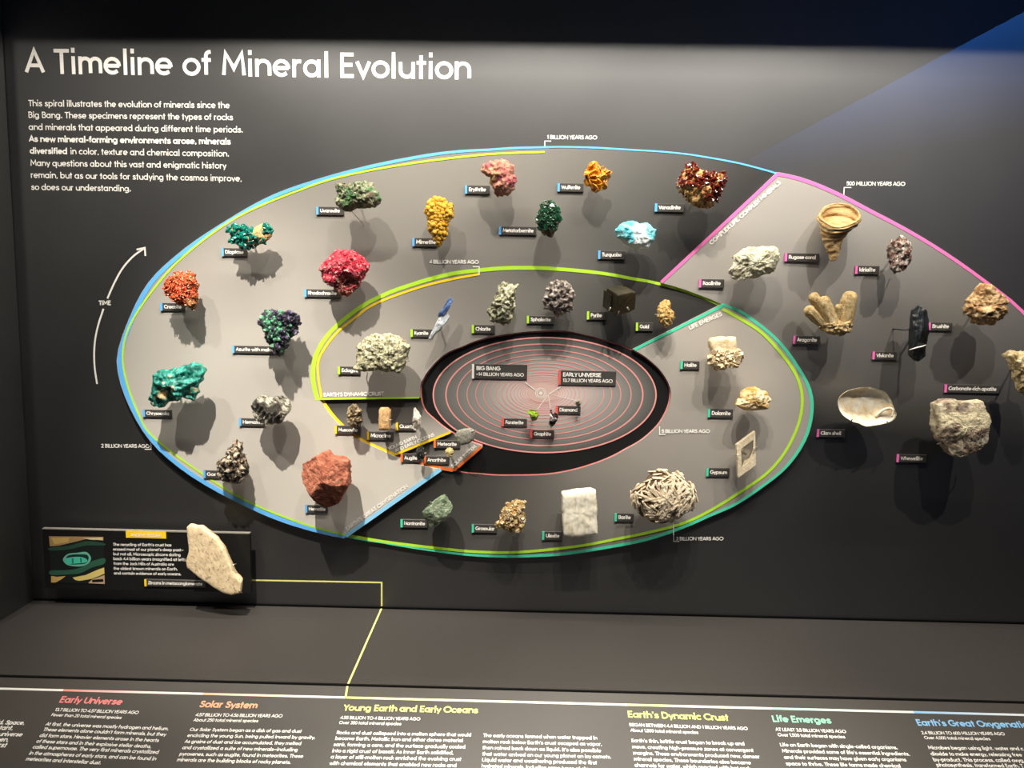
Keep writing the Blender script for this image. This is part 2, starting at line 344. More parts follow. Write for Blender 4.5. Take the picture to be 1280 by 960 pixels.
marker('500 MILLION YEARS AGO', 1058, 232, 1131, 232.5, [(1054.5, 245), (1055, 234.5), (1064, 234.5)])
marker('3 BILLION YEARS AGO', 845, 675.5, 904, 675.5, [(842, 656), (842, 676.5), (849, 676.7)], .0)
marker('2 BILLION YEARS AGO', 127, 559.5, 187, 560, [(189, 541), (189, 561.5), (181, 561.5)])
mb = MB(); ribbon(mb, [P(313, 725), P(477.2, 728), P(477.2, 757.5)], .0034, N0, .0006); mb.build('guide_line', MC['paleyellow'], wall)
mb = MB(); ribbon(mb, [PF(477.2, 760), PF(435.3, 855)], .0036, Vector((0, 0, 1)), .0006); mb.build('guide_line', MC['paleyellow'], floor)

# ------------------------------------------------------------------ sloping text rail in front of the glass
rail = thing('text_rail', 'sloping dark grey text rail with coloured era headings, below the glass', 'reading rail', (0, GLASS_Y - .1, FLOOR_Z - .05))
ed = Vector((0, -math.cos(TILT), -math.sin(TILT)))
mb = MB(); a = RO + ed * .0035; b_ = RO + ed * .42
vs = [(-1.6, *a.yz), (1.6, *a.yz), (1.6, *b_.yz), (-1.6, *b_.yz)]
vs += [(x, y + .012, z - .03) for x, y, z in vs]
mb.add(vs, [(0, 3, 2, 1), (4, 5, 6, 7), (0, 1, 5, 4), (2, 3, 7, 6), (1, 2, 6, 5), (3, 0, 4, 7)]); mb.build('board', M_RAIL, rail)
t = NT('print_era_line'); at = t.n('ShaderNodeAttribute', attribute_name='tint'); t.l(at.outputs['Color'], t.b.inputs['Base Color']); t.b.inputs['Roughness'].default_value = .5
def py_rail(x): return 861 + x * (894 - 861) / 1280 + (1.4 if 60 < x < 800 else 0) * 0
mb = MB(); tint = []
for x0, x1, c0, c1 in [(-20, 79, 'white', 'white'), (79, 254, 'red', 'white'), (254, 432, 'orange', 'white'), (433, 784, 'yellow', 'white'), (784, 965, 'lime', 'white'), (965, 1142, 'teal', 'white'), (1142, 1320, 'blue', 'white')]:
    p, q = PR(x0, py_rail(x0)), PR(x1, py_rail(x1)); ribbon(mb, [p, p.lerp(q, .6), q], .0042, RN, .0006)
    a, b2 = Vector(lin(HEADC.get(c0, COLS[c0]))), Vector(lin(COLS[c1]))
    for s in (0, 0, .7, .7, 1, 1): tint += [*(a.lerp(b2, s)), 1]
mb.att = ('tint', 'FLOAT_COLOR', tint); mb.build('era_line', t.m, rail)
mb = MB(); ribbon(mb, [PR(434.3, 858), PR(432, 872)], .0036, RN, .0009); mb.build('guide_line', MC['paleyellow'], rail)
HEADS = [('Early Universe', 73.6, 878.6, 151.3, 881.5, 'red'), ('Solar System', 249, 884.4, 320.8, 886.1, 'orange'), ('Young Earth and Early Oceans', 429.2, 888.6, 597.3, 892, 'yellow'),
 ("Earth's Dynamic Crust", 785.4, 897.2, 911.3, 901.5, 'lime'), ('Life Emerges', 966.6, 902.7, 1039.7, 905, 'teal'), ("Earth's Great Oxygenation", 1147.8, 907.4, 1293.5, 910.4, 'blue')]
for s, x0, y0, x1, y1, c in HEADS:
    mb = MB(); letter(mb, s, PR(x0, y0), PR(x1, y1), RN, .2, .07); mb.build('heading_lettering', MH[c], rail)
mb = MB()
SUB = [('13.7 BILLION TO 4.57 BILLION YEARS AGO', 68.2, 889.2, 172.4, 893), ('Fewer than 20 total mineral species', 63.6, 895.6, 151.3, 899.2), ('4.57 BILLION TO 4.56 BILLION YEARS AGO', 244.3, 895.7, 352.5, 897.3), ('About 250 total mineral species', 241.6, 902.1, 322.4, 903.3),
 ('4.55 BILLION TO 4 BILLION YEARS AGO', 425.3, 899.2, 525, 901), ('Over 350 total mineral species', 423.7, 905.4, 501.4, 907), ('BEGAN BETWEEN 4.4 BILLION AND 1 BILLION YEARS AGO', 787, 908.2, 934.8, 913), ('About 1,500 total mineral species', 788.4, 915, 873.1, 917.8),
 ('AT LEAST 3.5 BILLION YEARS AGO', 970, 914, 1058, 916.8), ('Over 1,500 total mineral species', 972.7, 920.7, 1056.9, 923.3), ('2.4 BILLION TO 600 MILLION YEARS AGO', 1152.7, 918.2, 1256.5, 919.6), ('Over 4,000 total mineral species', 1156.2, 924.3, 1238.5, 925.7)]
for i, (s, x0, y0, x1, y1) in enumerate(SUB):
    if i % 2 == 0: mb = MB()
    letter(mb, s, PR(x0, y0), PR(x1, y1), RN, .18, .05)
    if i % 2: mb.build('date_lettering', WHITE, rail)
BODY = [[('did. Space,', -9, 905.6, 30, 906.4), ('instant,', -12, 912.5, 15.5, 913), ('the universe', -16, 919.8, 27, 921), ('then,', -8, 927, 10, 927.5), ('first', -8, 934.4, 7, 934.8)],
 [('At first, the universe was mostly hydrogen and helium.', 56.7, 907.3, 210, 913.3), ("These elements alone couldn't form minerals, but they", 53.6, 914.1, 207, 920.5), ('did form stars. Heavier elements arose in the hearts', 49, 921.5, 198, 928), ('of these stars and in their explosive stellar deaths,', 45, 928.7, 188.5, 935.6), ('called supernovae. The very first minerals crystallized', 40.4, 936, 197.7, 942.8), ('in the atmospheres of early stars, and can be found in', 36, 943.7, 194.6, 951), ('meteorites and interstellar dust.', 32, 951, 125.5, 956)],
 [('Our Solar System began as a disk of gas and dust', 237, 914.1, 376.7, 916.4), ('encircling the young Sun, being pulled inward by gravity.', 233.9, 921.5, 393.7, 924.3), ('As grains of dust and ice accumulated, they melted', 230.6, 929.1, 376.3, 931.8), ('and crystallized a suite of new minerals_including', 227.5, 936.8, 371.9, 939.7), ('pyroxenes, such as augite, found in meteorites. These', 224, 944.7, 378.7, 947.7), ('minerals are the building blocks of rocky planets.', 221, 952, 363, 955.4)],
 [('Rocks and dust collapsed into a molten sphere that would', 420.6, 918.1, 589, 921), ('become Earth. Metallic iron and other dense material', 418.9, 925.3, 578.7, 928.1), ('sank, forming a core, and the surface gradually cooled', 416.8, 933, 581.7, 936.2), ('into a rigid crust of basalt. As inner Earth solidified,', 415.1, 940.8, 566.7, 943.6), ('a layer of still-molten rock enriched the evolving crust', 413.4, 948.5, 576.5, 951.6), ('with chemical elements that enabled new rocks and', 411.7, 956.5, 570.7, 959.4)],
 [('The early oceans formed when water trapped in', 604, 921.6, 746.7, 925), ("molten rock below Earth's crust escaped as vapor,", 603.7, 929.3, 752.4, 932.7), ("then rained back down as liquid. It's also possible", 603.2, 937, 751.5, 940.8), ('that water arrived on our young planet on icy comets.', 602.9, 944.8, 764, 948.7), ('Liquid water and weathering produced the first', 602.7, 952.2, 746.4, 956), ('hydrated minerals, including some types of clay.', 602, 959.7, 740, 963.7)],
 [("Earth's thin, brittle crust began to break up and", 789.6, 928.1, 931, 932.2), ('move, creating high-pressure zones at convergent', 790.6, 935.8, 942.2, 940.5), ('margins. These environments produced new, denser', 791.8, 943.6, 950, 948.5), ('mineral species. These boundaries also became', 792.7, 951.1, 939, 956), ('channels for water, which reacted with hot rock', 793.5, 958.9, 938.7, 963.3)],
 [('Life on Earth began with single-celled organisms.', 975.7, 933.3, 1122.5, 937), ("Minerals provided some of life's essential ingredients,", 978.2, 941, 1137.7, 945), ('and their surfaces may have given early organisms', 980.7, 949, 1133.4, 952.2), ('space to thrive. These life forms made chemical', 983, 957, 1126.5, 960)],
 [('Microbes began using light, water and c', 1161.2, 937, 1280, 938.4), ('dioxide to make energy, releasing free', 1164.4, 944.7, 1278.3, 946), ('by-product. This process, called oxyg', 1167.5, 952, 1280, 953.2), ('photosynthesis, transformed Earth. T', 1171.4, 958.7, 1280, 960)]]
for blk in BODY:
    mb = MB()
    for s, x0, y0, x1, y1 in blk: letter(mb, s, PR(x0, y0), PR(x1, y1), RN, .19, .07)
    mb.build('paragraph_lettering', WHITE, rail)
# ------------------------------------------------------------------ the spiral: seven printed plates fixed to the wall
CX, CY = 680.0, 493.0
def polar(pts, lo):
    """px points to (clockwise angle, radius) counted on from lo"""
    out = []; last = lo
    for x, y in pts:
        a = math.degrees(math.atan2(y - CY, x - CX))
        while a < last - 30: a += 360
        last = a; out.append((a, math.hypot(x - CX, y - CY)))
    return out
def interp(tab, a):
    if a <= tab[0][0]: return tab[0][1]
    if a >= tab[-1][0]: return tab[-1][1]
    for i in range(len(tab) - 1):
        if tab[i][0] <= a <= tab[i+1][0]:
            a0, a1 = tab[i][0], tab[i+1][0]; s = (a - a0) / max(1e-6, a1 - a0)
            r0, r1 = tab[i][1], tab[i+1][1]
            m0 = (r1 - tab[i-1][1]) / (a1 - tab[i-1][0]) if i else (r1 - r0) / (a1 - a0)
            m1 = (tab[i+2][1] - r0) / (tab[i+2][0] - a0) if i + 2 < len(tab) else (r1 - r0) / (a1 - a0)
            d = a1 - a0
            return (2*s**3 - 3*s*s + 1) * r0 + (s**3 - 2*s*s + s) * d * m0 + (-2*s**3 + 3*s*s) * r1 + (s**3 - s*s) * d * m1
EDGE = {
 'core': [(602,557), (585,551), (563,540), (542,524), (529.4,511), (524.7,483), (527.5,475.6), (538.7,458.7), (557.5,441.5), (580.6,431.5), (622.8,419), (650,415), (679,413), (721,415.7), (746,421.7), (765.6,427.5), (792,437), (811.6,449.5), (831,470), (839,492), (829,523), (807,547), (779,564), (735,583), (691,593), (647.5,595), (604,593.5), (570,589.5)],
 'solar': [(565.5,590), (545,586), (520,580), (494,571)],
 'young': [(493,570), (470,560), (445,548), (424,531), (411,517), (400,500.5)],
 'crust': [(394,500.5), (388.3,476.5), (388.5,457), (392.5,441.5), (406.5,418), (432,394), (460,375), (476.6,367), (518.7,351.5), (563.7,339.5), (608.7,334), (665,332), (721,335.5), (780,344), (823.7,352.5), (867.5,366), (890,374.5), (905,382)],
 'life': [(904,379), (925,387), (946,401), (977,428), (1001,461), (1013,483), (1017.4,507), (1012,540), (999,566), (981,588), (954,609.5), (920,632), (882,649), (824,672), (755,687), (686,696), (635,697.5), (583,695), (531.6,688.5), (480,680), (433,672)],
 'oxy': [(430,673), (381,662), (308,634), (269,614), (229,589), (187,551), (156,496), (146.5,462), (146.2,444), (156,411), (184.4,354), (221,318), (280,277), (339,244), (400,222.5), (460,206.5), (520,194.5), (600,186), (640,183.5), (681,182.5), (740,183), (800,186.5), (880,194.5), (940,206.5), (972,215.5)],
 'complex': [(972,215), (1000,221), (1054,243), (1090,262), (1130,283), (1180,313), (1230,348), (1280,388), (1320,440), (1338,500), (1330,560), (1310,620), (1290,650)],
}
ORDER = ['core', 'solar', 'young', 'crust', 'life', 'oxy', 'complex']
TAB = {}; lo = 130
for k in ORDER: TAB[k] = polar(EDGE[k], lo); lo = TAB[k][-1][0] - 5
ZS = {'core': (.004, .004), 'solar': (.010, .007), 'young': (.0115, .007), 'crust': (.0125, .006), 'life': (.013, .006), 'oxy': (.0145, .006), 'complex': (.0145, -.002)}
def spiral(a):
    for k in ORDER:
        if TAB[k][0][0] <= a <= TAB[k][-1][0]: return interp(TAB[k], a)
    best = min(((abs(a - e[0]), e[1]) for k in ORDER for e in (TAB[k][0], TAB[k][-1]))); return best[1]
def plate_z(k, a):
    t = TAB[k]; s = min(1, max(0, (a - t[0][0]) / (t[-1][0] - t[0][0]))); return ZS[k][0] + (ZS[k][1] - ZS[k][0]) * s
def ang(k, x, y):
    a = math.degrees(math.atan2(y - CY, x - CX)); t = TAB[k]; mid = (t[0][0] + t[-1][0]) / 2
    while a < mid - 180: a += 360
    return a
def onp(k, x, y, e=0.0): return P(x, y, plate_z(k, ang(k, x, y)) + e)
def pol(a, r): return CX + r * math.cos(math.radians(a)), CY + r * math.sin(math.radians(a))

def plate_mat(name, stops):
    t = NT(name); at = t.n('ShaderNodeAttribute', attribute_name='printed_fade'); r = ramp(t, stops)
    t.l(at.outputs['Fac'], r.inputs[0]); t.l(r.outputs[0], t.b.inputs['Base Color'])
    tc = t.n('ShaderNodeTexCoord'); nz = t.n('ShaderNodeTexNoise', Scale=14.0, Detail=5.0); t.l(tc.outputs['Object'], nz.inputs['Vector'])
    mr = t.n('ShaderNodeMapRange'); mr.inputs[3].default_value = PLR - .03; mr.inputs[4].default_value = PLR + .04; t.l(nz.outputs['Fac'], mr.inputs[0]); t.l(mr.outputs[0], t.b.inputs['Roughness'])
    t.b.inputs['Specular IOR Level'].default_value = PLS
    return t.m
# each plate is printed with the design's own sweep from pale grey to black, along the run of time
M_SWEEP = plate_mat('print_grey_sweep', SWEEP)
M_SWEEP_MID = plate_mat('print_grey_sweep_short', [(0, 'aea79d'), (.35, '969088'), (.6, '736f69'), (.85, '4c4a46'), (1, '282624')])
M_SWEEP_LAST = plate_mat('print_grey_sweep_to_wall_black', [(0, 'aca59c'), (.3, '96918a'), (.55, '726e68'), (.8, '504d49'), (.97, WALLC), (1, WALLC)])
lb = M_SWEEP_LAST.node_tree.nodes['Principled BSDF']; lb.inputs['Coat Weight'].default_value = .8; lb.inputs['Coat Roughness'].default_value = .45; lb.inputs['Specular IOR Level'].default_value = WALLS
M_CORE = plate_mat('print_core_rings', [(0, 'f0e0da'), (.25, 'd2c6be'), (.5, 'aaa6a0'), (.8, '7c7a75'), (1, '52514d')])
M_CORE_BAND = plain('print_black_band', '1b1a19', .5, spec=.3, bump=.03)
LAB = {
 'core': 'oval centre of the spiral with pink rings and a black outer band',
 'solar': 'small dark grey wedge with an orange edge lettered SOLAR SYSTEM',
 'young': 'grey wedge with a yellow edge lettered YOUNG EARTH AND EARLY OCEANS',
 'crust': "grey inner arc of the spiral with a lime edge lettered EARTH'S DYNAMIC CRUST",
 'life': 'grey right-hand arc of the spiral with a teal edge lettered LIFE EMERGES',
 'oxy': "large grey outer arc with a blue edge lettered EARTH'S GREAT OXYGENATION",
 'complex': 'grey plate with a pink edge lettered COMPLEX LIFE, COMPLEX MINERALS, far right',
}
PANEL = {}
for k in ORDER:
    t = TAB[k]; a0, a1 = t[0][0], t[-1][0]; am = (a0 + a1) / 2
    x, y = pol(am, interp(t, am)); PANEL[k] = thing('spiral_panel', LAB[k], 'wall panel', P(x, y), 'stepped plates of the spiral')
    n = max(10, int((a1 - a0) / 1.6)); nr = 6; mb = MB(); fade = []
    for i in range(n + 1):
        a = a0 + (a1 - a0) * i / n; ro = interp(t, a); ri = 0.0 if k == 'core' else spiral(a - 360) - .3
        if k == 'complex' and a > 1060: ri = max(ri, 1)
        for j in range(nr + 1):
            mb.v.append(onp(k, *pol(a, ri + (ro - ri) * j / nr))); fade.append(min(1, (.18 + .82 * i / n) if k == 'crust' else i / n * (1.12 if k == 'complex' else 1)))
    m = nr + 1
    for i in range(n):
        for j in range(nr): mb.f.append((i*m+j, i*m+j+1, (i+1)*m+j+1, (i+1)*m+j)); mb.mi.append(0); mb.sm.append(False)
    rim = [i*m + nr for i in range(n+1)] + [n*m + j for j in range(nr-1, -1, -1)] + [i*m for i in range(n-1, 0, -1)] + [j for j in range(nr)]
    o = len(mb.v)
    for r in rim: p = mb.v[r]; mb.v.append(Vector((p.x, max(-.0004, p.y + .001), p.z))); fade.append(fade[r])
    for i in range(len(rim)):
        j = (i + 1) % len(rim); mb.f.append((rim[i], o + i, o + j, rim[j])); mb.mi.append(0); mb.sm.append(False)
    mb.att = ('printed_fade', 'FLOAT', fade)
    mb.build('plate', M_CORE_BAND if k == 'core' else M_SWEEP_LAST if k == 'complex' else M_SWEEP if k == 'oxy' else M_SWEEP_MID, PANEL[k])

def edge_stripe(k, col, wt, name='edge_stripe', inset=.4):
    t = TAB[k]; a0, a1 = t[0][0], t[-1][0]; n = max(10, int((a1 - a0) / 1.6)); mb = MB()
    for i in range(n + 1):
        s = i / n; a = a0 + (a1 - a0) * s; r = interp(t, a) - inset
        u = s * (len(wt) - 1); q = min(int(u), len(wt) - 2); w = wt[q] + (wt[q+1] - wt[q]) * (u - q)
        mb.v += [onp(k, *pol(a, r), .0006), onp(k, *pol(a, r - w), .0006)]
    for i in range(n): mb.f.append((2*i, 2*i+1, 2*i+3, 2*i+2)); mb.mi.append(0); mb.sm.append(False)
    mb.build(name, MC[col], PANEL[k])
def px_line(k, col, pts, w, name, e=.0007, smooth=True):
    q = catmull(V2(pts), 7) if smooth else V2(pts)
    mb = MB(); ribbon(mb, [onp(k, p.x, p.y, e) for p in q], w * .00166, N0); mb.build(name, MC[col], PANEL[k])
edge_stripe('solar', 'orange', [6, 4]); edge_stripe('young', 'yellow', [5, 5]); edge_stripe('crust', 'lime', [5.5, 6, 5, 4.4, 4])
edge_stripe('life', 'teal', [4.5, 4, 4, 3.4, 2.4]); edge_stripe('oxy', 'blue', [7.5, 7, 6.4, 5.6, 4.6, 3.2, 2.2, 2.2, 2.6]); edge_stripe('complex', 'pink', [5.5, 5, 4.5])
edge_stripe('core', 'rose', [2, 1.8], 'ring')
px_line('solar', 'orange', [(567.5, 588), (602, 558.2)], 3.5, 'start_stripe', smooth=False)
px_line('young', 'yellow', [(496, 567.3), (563, 540.3)], 3, 'start_stripe', smooth=False)
px_line('crust', 'lime', [(397, 498.7), (524, 497)], 2.4, 'start_stripe', smooth=False)
px_line('life', 'teal', [(903, 382.5), (793, 437)], 3.5, 'start_stripe', smooth=False)
px_line('oxy', 'paleblue', [(432, 670), (551, 586.5)], 5, 'start_stripe', smooth=False)
px_line('complex', 'pink', [(971, 218.5), (826.5, 353)], 4, 'start_stripe', smooth=False)
px_line('oxy', 'lime', [(432,669), (381,655.5), (308,626), (240.6,584), (190,544.5), (173,517), (157.5,475), (153.6,440), (163,405), (193,360), (232,318), (297,271), (381,235), (440,217.5), (519,203.5), (597.5,194), (640,191.3), (681,190)], 2.4, 'inner_line')
px_line('crust', 'yellow', [(402,497), (397.7,470), (399.3,447), (418,419), (440,400), (468,380.2), (518.7,361), (560,350), (599,342.6)], 2.8, 'inner_line')
px_line('life', 'lime', [(903,386.5), (915.6,393), (948.5,413), (972.5,437), (992,463), (1001,485), (1002.6,507), (997,533), (982,564), (962,588.5), (936,608), (890,637), (854,654), (811,665.5), (772,673.5), (720.6,683), (652,690), (600,690), (549,685.5), (480,677), (434,669)], 3.6, 'inner_line')
px_line('crust', 'white', [(599, 344), (599, 333.5), (591, 333.3)], 1.2, 'date_mark', .0012, False)
px_line('life', 'white', [(842, 655), (842, 669)], 1.2, 'date_mark', .0012, False)
def plate_text(k, items, name='lettering', wt=.22, track=.05):
    mb = MB()
    for s, x0, y0, x1, y1 in items: letter(mb, s, onp(k, x0, y0), onp(k, x1, y1), wt=wt, track=track, lift=.0009)
    mb.build(name, WHITE, PANEL[k])
plate_text('oxy', [("EARTH'S GREAT OXYGENATION", 434.5, 663.5, 511, 609)])
plate_text('oxy', [('4 BILLION YEARS AGO', 537, 329.6, 598.3, 330)], 'date_lettering')
plate_text('complex', [('COMPLEX LIFE, COMPLEX MINERALS', 889.5, 306.5, 976.5, 229.5)])
plate_text('life', [('LIFE EMERGES', 862.5, 412.5, 903, 394.5)])
plate_text('life', [('5 BILLION YEARS AGO', 827, 541.3, 887, 541.3)], 'date_lettering')
px_line('life', 'white', [(824.5, 533), (824.5, 543), (832, 543)], 1.2, 'date_mark', .0012, False)
plate_text('crust', [("EARTH'S DYNAMIC CRUST", 405, 496, 480, 494.5)])
plate_text('young', [('YOUNG EARTH', 486.5, 563, 521.5, 548), ('AND EARLY OCEANS', 495, 565.5, 543.5, 545)])
plate_text('solar', [('SOLAR SYSTEM', 566.3, 585, 596, 559)])
# rings of the core
mb = MB(); fade = []; zc = .0046; A0, B0 = 139.2, 71.8; nn = 96
def ep(a, b, w, z, cx=681.0, cy=493.8): return P(cx + a * math.cos(w), cy + b * math.sin(w), z)
rads = [1, .88, .76, .64, .52, .4, .28, .16, .02]
for s in rads:
    for i in range(nn): mb.v.append(ep(A0 * s, B0 * s, 2 * math.pi * i / nn, zc)); fade.append(s)
for j in range(len(rads) - 1):
    for i in range(nn): mb.f.append((j*nn+i, j*nn+(i+1) % nn, (j+1)*nn+(i+1) % nn, (j+1)*nn+i)); mb.mi.append(0); mb.sm.append(False)
mb.att = ('printed_fade', 'FLOAT', fade); mb.build('ring_field', M_CORE, PANEL['core'])
a = A0
for i in range(19):
    s = a / A0; c = (680.8 - 3 * (1 - s), 493.8 - 2.5 * (1 - s))
    mb = MB(); ribbon(mb, [ep(a, a * .516, 2 * math.pi * j / 96, zc, *c) for j in range(96)], (.0030 if i < 2 else .0022 if i < 6 else .0015 if i < 11 else .0011), N0, .0004, True); mb.build('ring', MC0, PANEL['core'])
    a *= .884
mb = MB(); q = [P(676 + 9.0 * math.cos(w), 491.5 + 9.0 * math.sin(w), zc + .0008) for w in [2 * math.pi * j / 40 for j in range(40)]]
PALE = plain('print_pale_rose', 'dcb9b0', .5, bump=.03)
q = [ep(19, 12, 2 * math.pi * j / 40, zc + .0005, 678, 491) for j in range(40)]; mb.add(q, [tuple(range(39, -1, -1))]); mb.build('centre_oval', PALE, PANEL['core'])
mb = MB()
for r in (6.4, 4.6): ribbon(mb, [P(676 + r * math.cos(2*math.pi*j/32), 491.5 + r * math.sin(2*math.pi*j/32), zc) for j in range(32)], .0014, N0, .001, True)
q = [P(676 + 2.2 * math.cos(2*math.pi*j/16), 491.5 + 2.2 * math.sin(2*math.pi*j/16), zc + .001) for j in range(16)]; mb.add(q, [tuple(range(15, -1, -1))])
mb.build('origin_mark', WHITE, PANEL['core'])
mb = MB()
for q, w in [([(656, 477.5), (670, 488.5)], 1.3), ([(701, 483.5), (686, 492.5)], 1.3), ([(685, 493.5), (672, 511.5)], .9), ([(685.5, 493.5), (688, 511)], .8), ([(687, 492.5), (722, 501)], .45)]:
    ribbon(mb, [P(x, y, zc + .0012) for x, y in q], w * .00166, N0)
mb.build('leader_lines', WHITE, PANEL['core'])

# ------------------------------------------------------------------ name plaques
M_PLAQ = plain('plaque_grey', '45413e', .5, spec=.4, bump=.05)
def zat(x, y):
    r = math.hypot(x - CX, y - CY); a = math.degrees(math.atan2(y - CY, x - CX)); best = 0.0
    for k in ORDER:
        t = TAB[k]; q = a
        while q < t[0][0]: q += 360
        if q <= t[-1][0]:
            ri = 0 if k == 'core' else spiral(q - 360)
            if ri - 1 <= r <= interp(t, q) + 1: best = max(best, plate_z(k, q))
    return best
PLAQ = 0.0034
def plaque(text, x0, y0, x1, y1, col, label, z=None, lines=None, right=None):
    if z is None: z = max(zat(x, y) for x in (x0, (x0+x1)/2, x1) for y in (y0, y1))
    zf = z + PLAQ; a, b = P(x0, y0, zf), P(x1, y1, zf)
    w = b.x - a.x; hh = a.z - b.z; c = (a + b) / 2
    o = thing('name_plaque', label, 'label', (c.x, -z, c.z), 'name plaques')
    mb = MB(); zb = max(.0006, z - .004); bv = .0006
    x0_, x1_, z0_, z1_ = c.x - w/2, c.x + w/2, c.z - hh/2, c.z + hh/2
    v = [(x0_, -zb, z0_), (x1_, -zb, z0_), (x1_, -zb, z1_), (x0_, -zb, z1_)]
    v += [(x0_, -zf + bv, z0_), (x1_, -zf + bv, z0_), (x1_, -zf + bv, z1_), (x0_, -zf + bv, z1_)]
    v += [(x0_ + bv, -zf, z0_ + bv), (x1_ - bv, -zf, z0_ + bv), (x1_ - bv, -zf, z1_ - bv), (x0_ + bv, -zf, z1_ - bv)]
    f = [(8, 9, 10, 11)] + [(i + s, (i + 1) % 4 + s, (i + 1) % 4 + s + 4, i + s + 4) for s in (0, 4) for i in range(4)] + [(3, 2, 1, 0)]
    mb.add(v, f); mb.build('body', M_PLAQ, o)
    mb = MB(); sw = .0042; box(mb, (x0_ - .0004, -zf - .0006, z0_ + .0003), (x0_ + sw, -zf + .002, z1_ - .0003)); mb.build('colour_stripe', MC[col], o)
    mb = MB(); sc = .0052
    if lines:
        for i, s in enumerate(lines):
            zz = z1_ - hh * (.42 + .38 * i); l = min(w - .016, text_len(s, .04) * .0087)
            letter(mb, s, (x0_ + .009, -zf, zz), (x0_ + .009 + l, -zf, zz), wt=.22 if i == 0 else .19, track=.04)
    else:
        tl = (w - sw - .0075) if right is None else P(right, y0, zf).x - x0_ - sw - .0035; xs = x0_ + sw + .0035
        cap = min(.0098, hh * .47, tl / text_len(text, .05) * 1.12)
        letter(mb, text, (xs, -zf, c.z - cap * .42), (xs + tl, -zf, c.z - cap * .42), wt=.2, track=.05, cap=cap)
    mb.build('lettering', WHITE, o)
    return o
PQ = [('Uvarovite', 395.6, 258.3, 429.8, 269, 'blue', 425), ('Dioptase', 277, 310, 309, 320.8, 'blue', 304.5), ('Crocoite', 200.5, 378.6, 231, 389, 'blue', 227), ('Azurite with malachite', 290.5, 432, 354.7, 442.5, 'blue', None),
 ('Chrysocolla', 178.5, 512, 214.5, 522, 'blue', 211.5), ('Hematite', 299, 522.7, 331, 533, 'blue', 329), ('Goethite', 254.3, 588, 286, 598.3, 'blue', None), ('Hematite', 381.6, 631.4, 409.5, 641.5, 'blue', 407),
 ('Rhodochrosite', 380.5, 361.4, 426.4, 372, 'blue', 421), ('Mimetite', 515.6, 297.3, 546.5, 308.5, 'blue', 545), ('Erythrite', 581.5, 231.6, 612, 242.7, 'blue', 607.5), ('Metatorbernite', 624, 283, 670.4, 294, 'blue', 667),
 ('Wulfenite', 697.2, 229, 729.2, 240, 'blue', 725.5), ('Turquoise', 748, 313, 781, 324.4, 'blue', 777.5), ('Vanadinite', 819, 254.2, 855, 265.2, 'blue', 851), ('Kyanite', 513.4, 411.4, 541, 421.8, 'lime', 535.5),
 ('Chlorite', 590, 406, 618, 417, 'lime', 613.5), ('Sphalerite', 658.8, 394.6, 692.5, 405, 'lime', 688.5), ('Pyrite', 734, 389, 757, 400, 'lime', 752.5), ('Gold', 795.2, 403, 816, 414, 'lime', 811.5), ('Eclogite', 422.5, 458, 450, 468.5, 'lime', 448),
 ('Muscovite', 418.6, 532, 450.6, 543, 'yellow', 447), ('Microcline', 459, 539.3, 492, 550.4, 'yellow', 488.5), ('Quartz', 495, 528, 519.5, 538.5, 'yellow', 517.5), ('Meteorite', 542.3, 550, 575, 560.6, 'orange', 571),
 ('Augite', 501, 567.2, 525, 578, 'orange', 522), ('Anorthite', 530, 570, 561, 580.5, 'orange', 557.5), ('Forsterite', 627.5, 523, 658.6, 533.7, 'red', 654.5), ('Graphite', 663, 537.3, 692.6, 548, 'red', 689), ('Diamond', 695, 507.2, 725.6, 518, 'red', 722),
 ('Halite', 851, 451.2, 874, 462, 'teal', 871), ('Dolomite', 885.3, 511.2, 916, 522.4, 'teal', 913.5), ('Gypsum', 883.4, 585, 911.6, 596, 'teal', 909), ('Nontronite', 500.9, 649, 534.3, 660, 'teal', 531.5), ('Grossular', 590, 655.3, 620.8, 666.4, 'teal', 618.5),
 ('Ulexite', 678, 664.2, 702.3, 675.5, 'teal', 699.5), ('Barite', 768.7, 641.3, 791.8, 652.3, 'teal', 788.5), ('Kaolinite', 874.2, 348.7, 905, 360, 'pink', 901), ('Rugose coral', 981.4, 316.3, 1023.7, 327.5, 'pink', 1020), ('Idrialite', 1069.6, 332, 1099, 343, 'pink', 1094.5),
 ('Aragonite', 992, 419.6, 1024.6, 430.7, 'pink', 1021.5), ('Vivianite', 1091.2, 439.3, 1121, 450, 'pink', 1117.5), ('Brushite', 1161, 402.8, 1190, 413.6, 'pink', 1186.5), ('Carbonate-rich apatite', 1181.4, 480.4, 1250, 492, 'pink', 1246), ('Clam shell', 1021.6, 536.4, 1056, 547, 'pink', 1051.5), ('Whewellite', 1121.6, 567.8, 1158, 578.7, 'pink', 1154)]
for i, (s, x0, y0, x1, y1, c, rr) in enumerate(PQ):
    ex = ''
    if s == 'Hematite': ex = ' under the striped silvery stone' if y0 < 600 else ' under the red-brown block'
    plaque(s, x0, y0, x1, y1, c, 'small grey name plaque reading %s%s, with a %s stripe' % (s, ex, c), right=rr)
plaque('', 590.3, 454.8, 658.8, 474.6, 'white', 'grey plaque reading BIG BANG, with a white stripe, on the ringed oval', lines=['BIG BANG', '~14 BILLION YEARS AGO'])
plaque('', 698.6, 462.9, 769.7, 482.4, 'red', 'grey plaque reading EARLY UNIVERSE, with a red stripe, on the ringed oval', lines=['EARLY UNIVERSE', '13.7 BILLION YEARS AGO'])

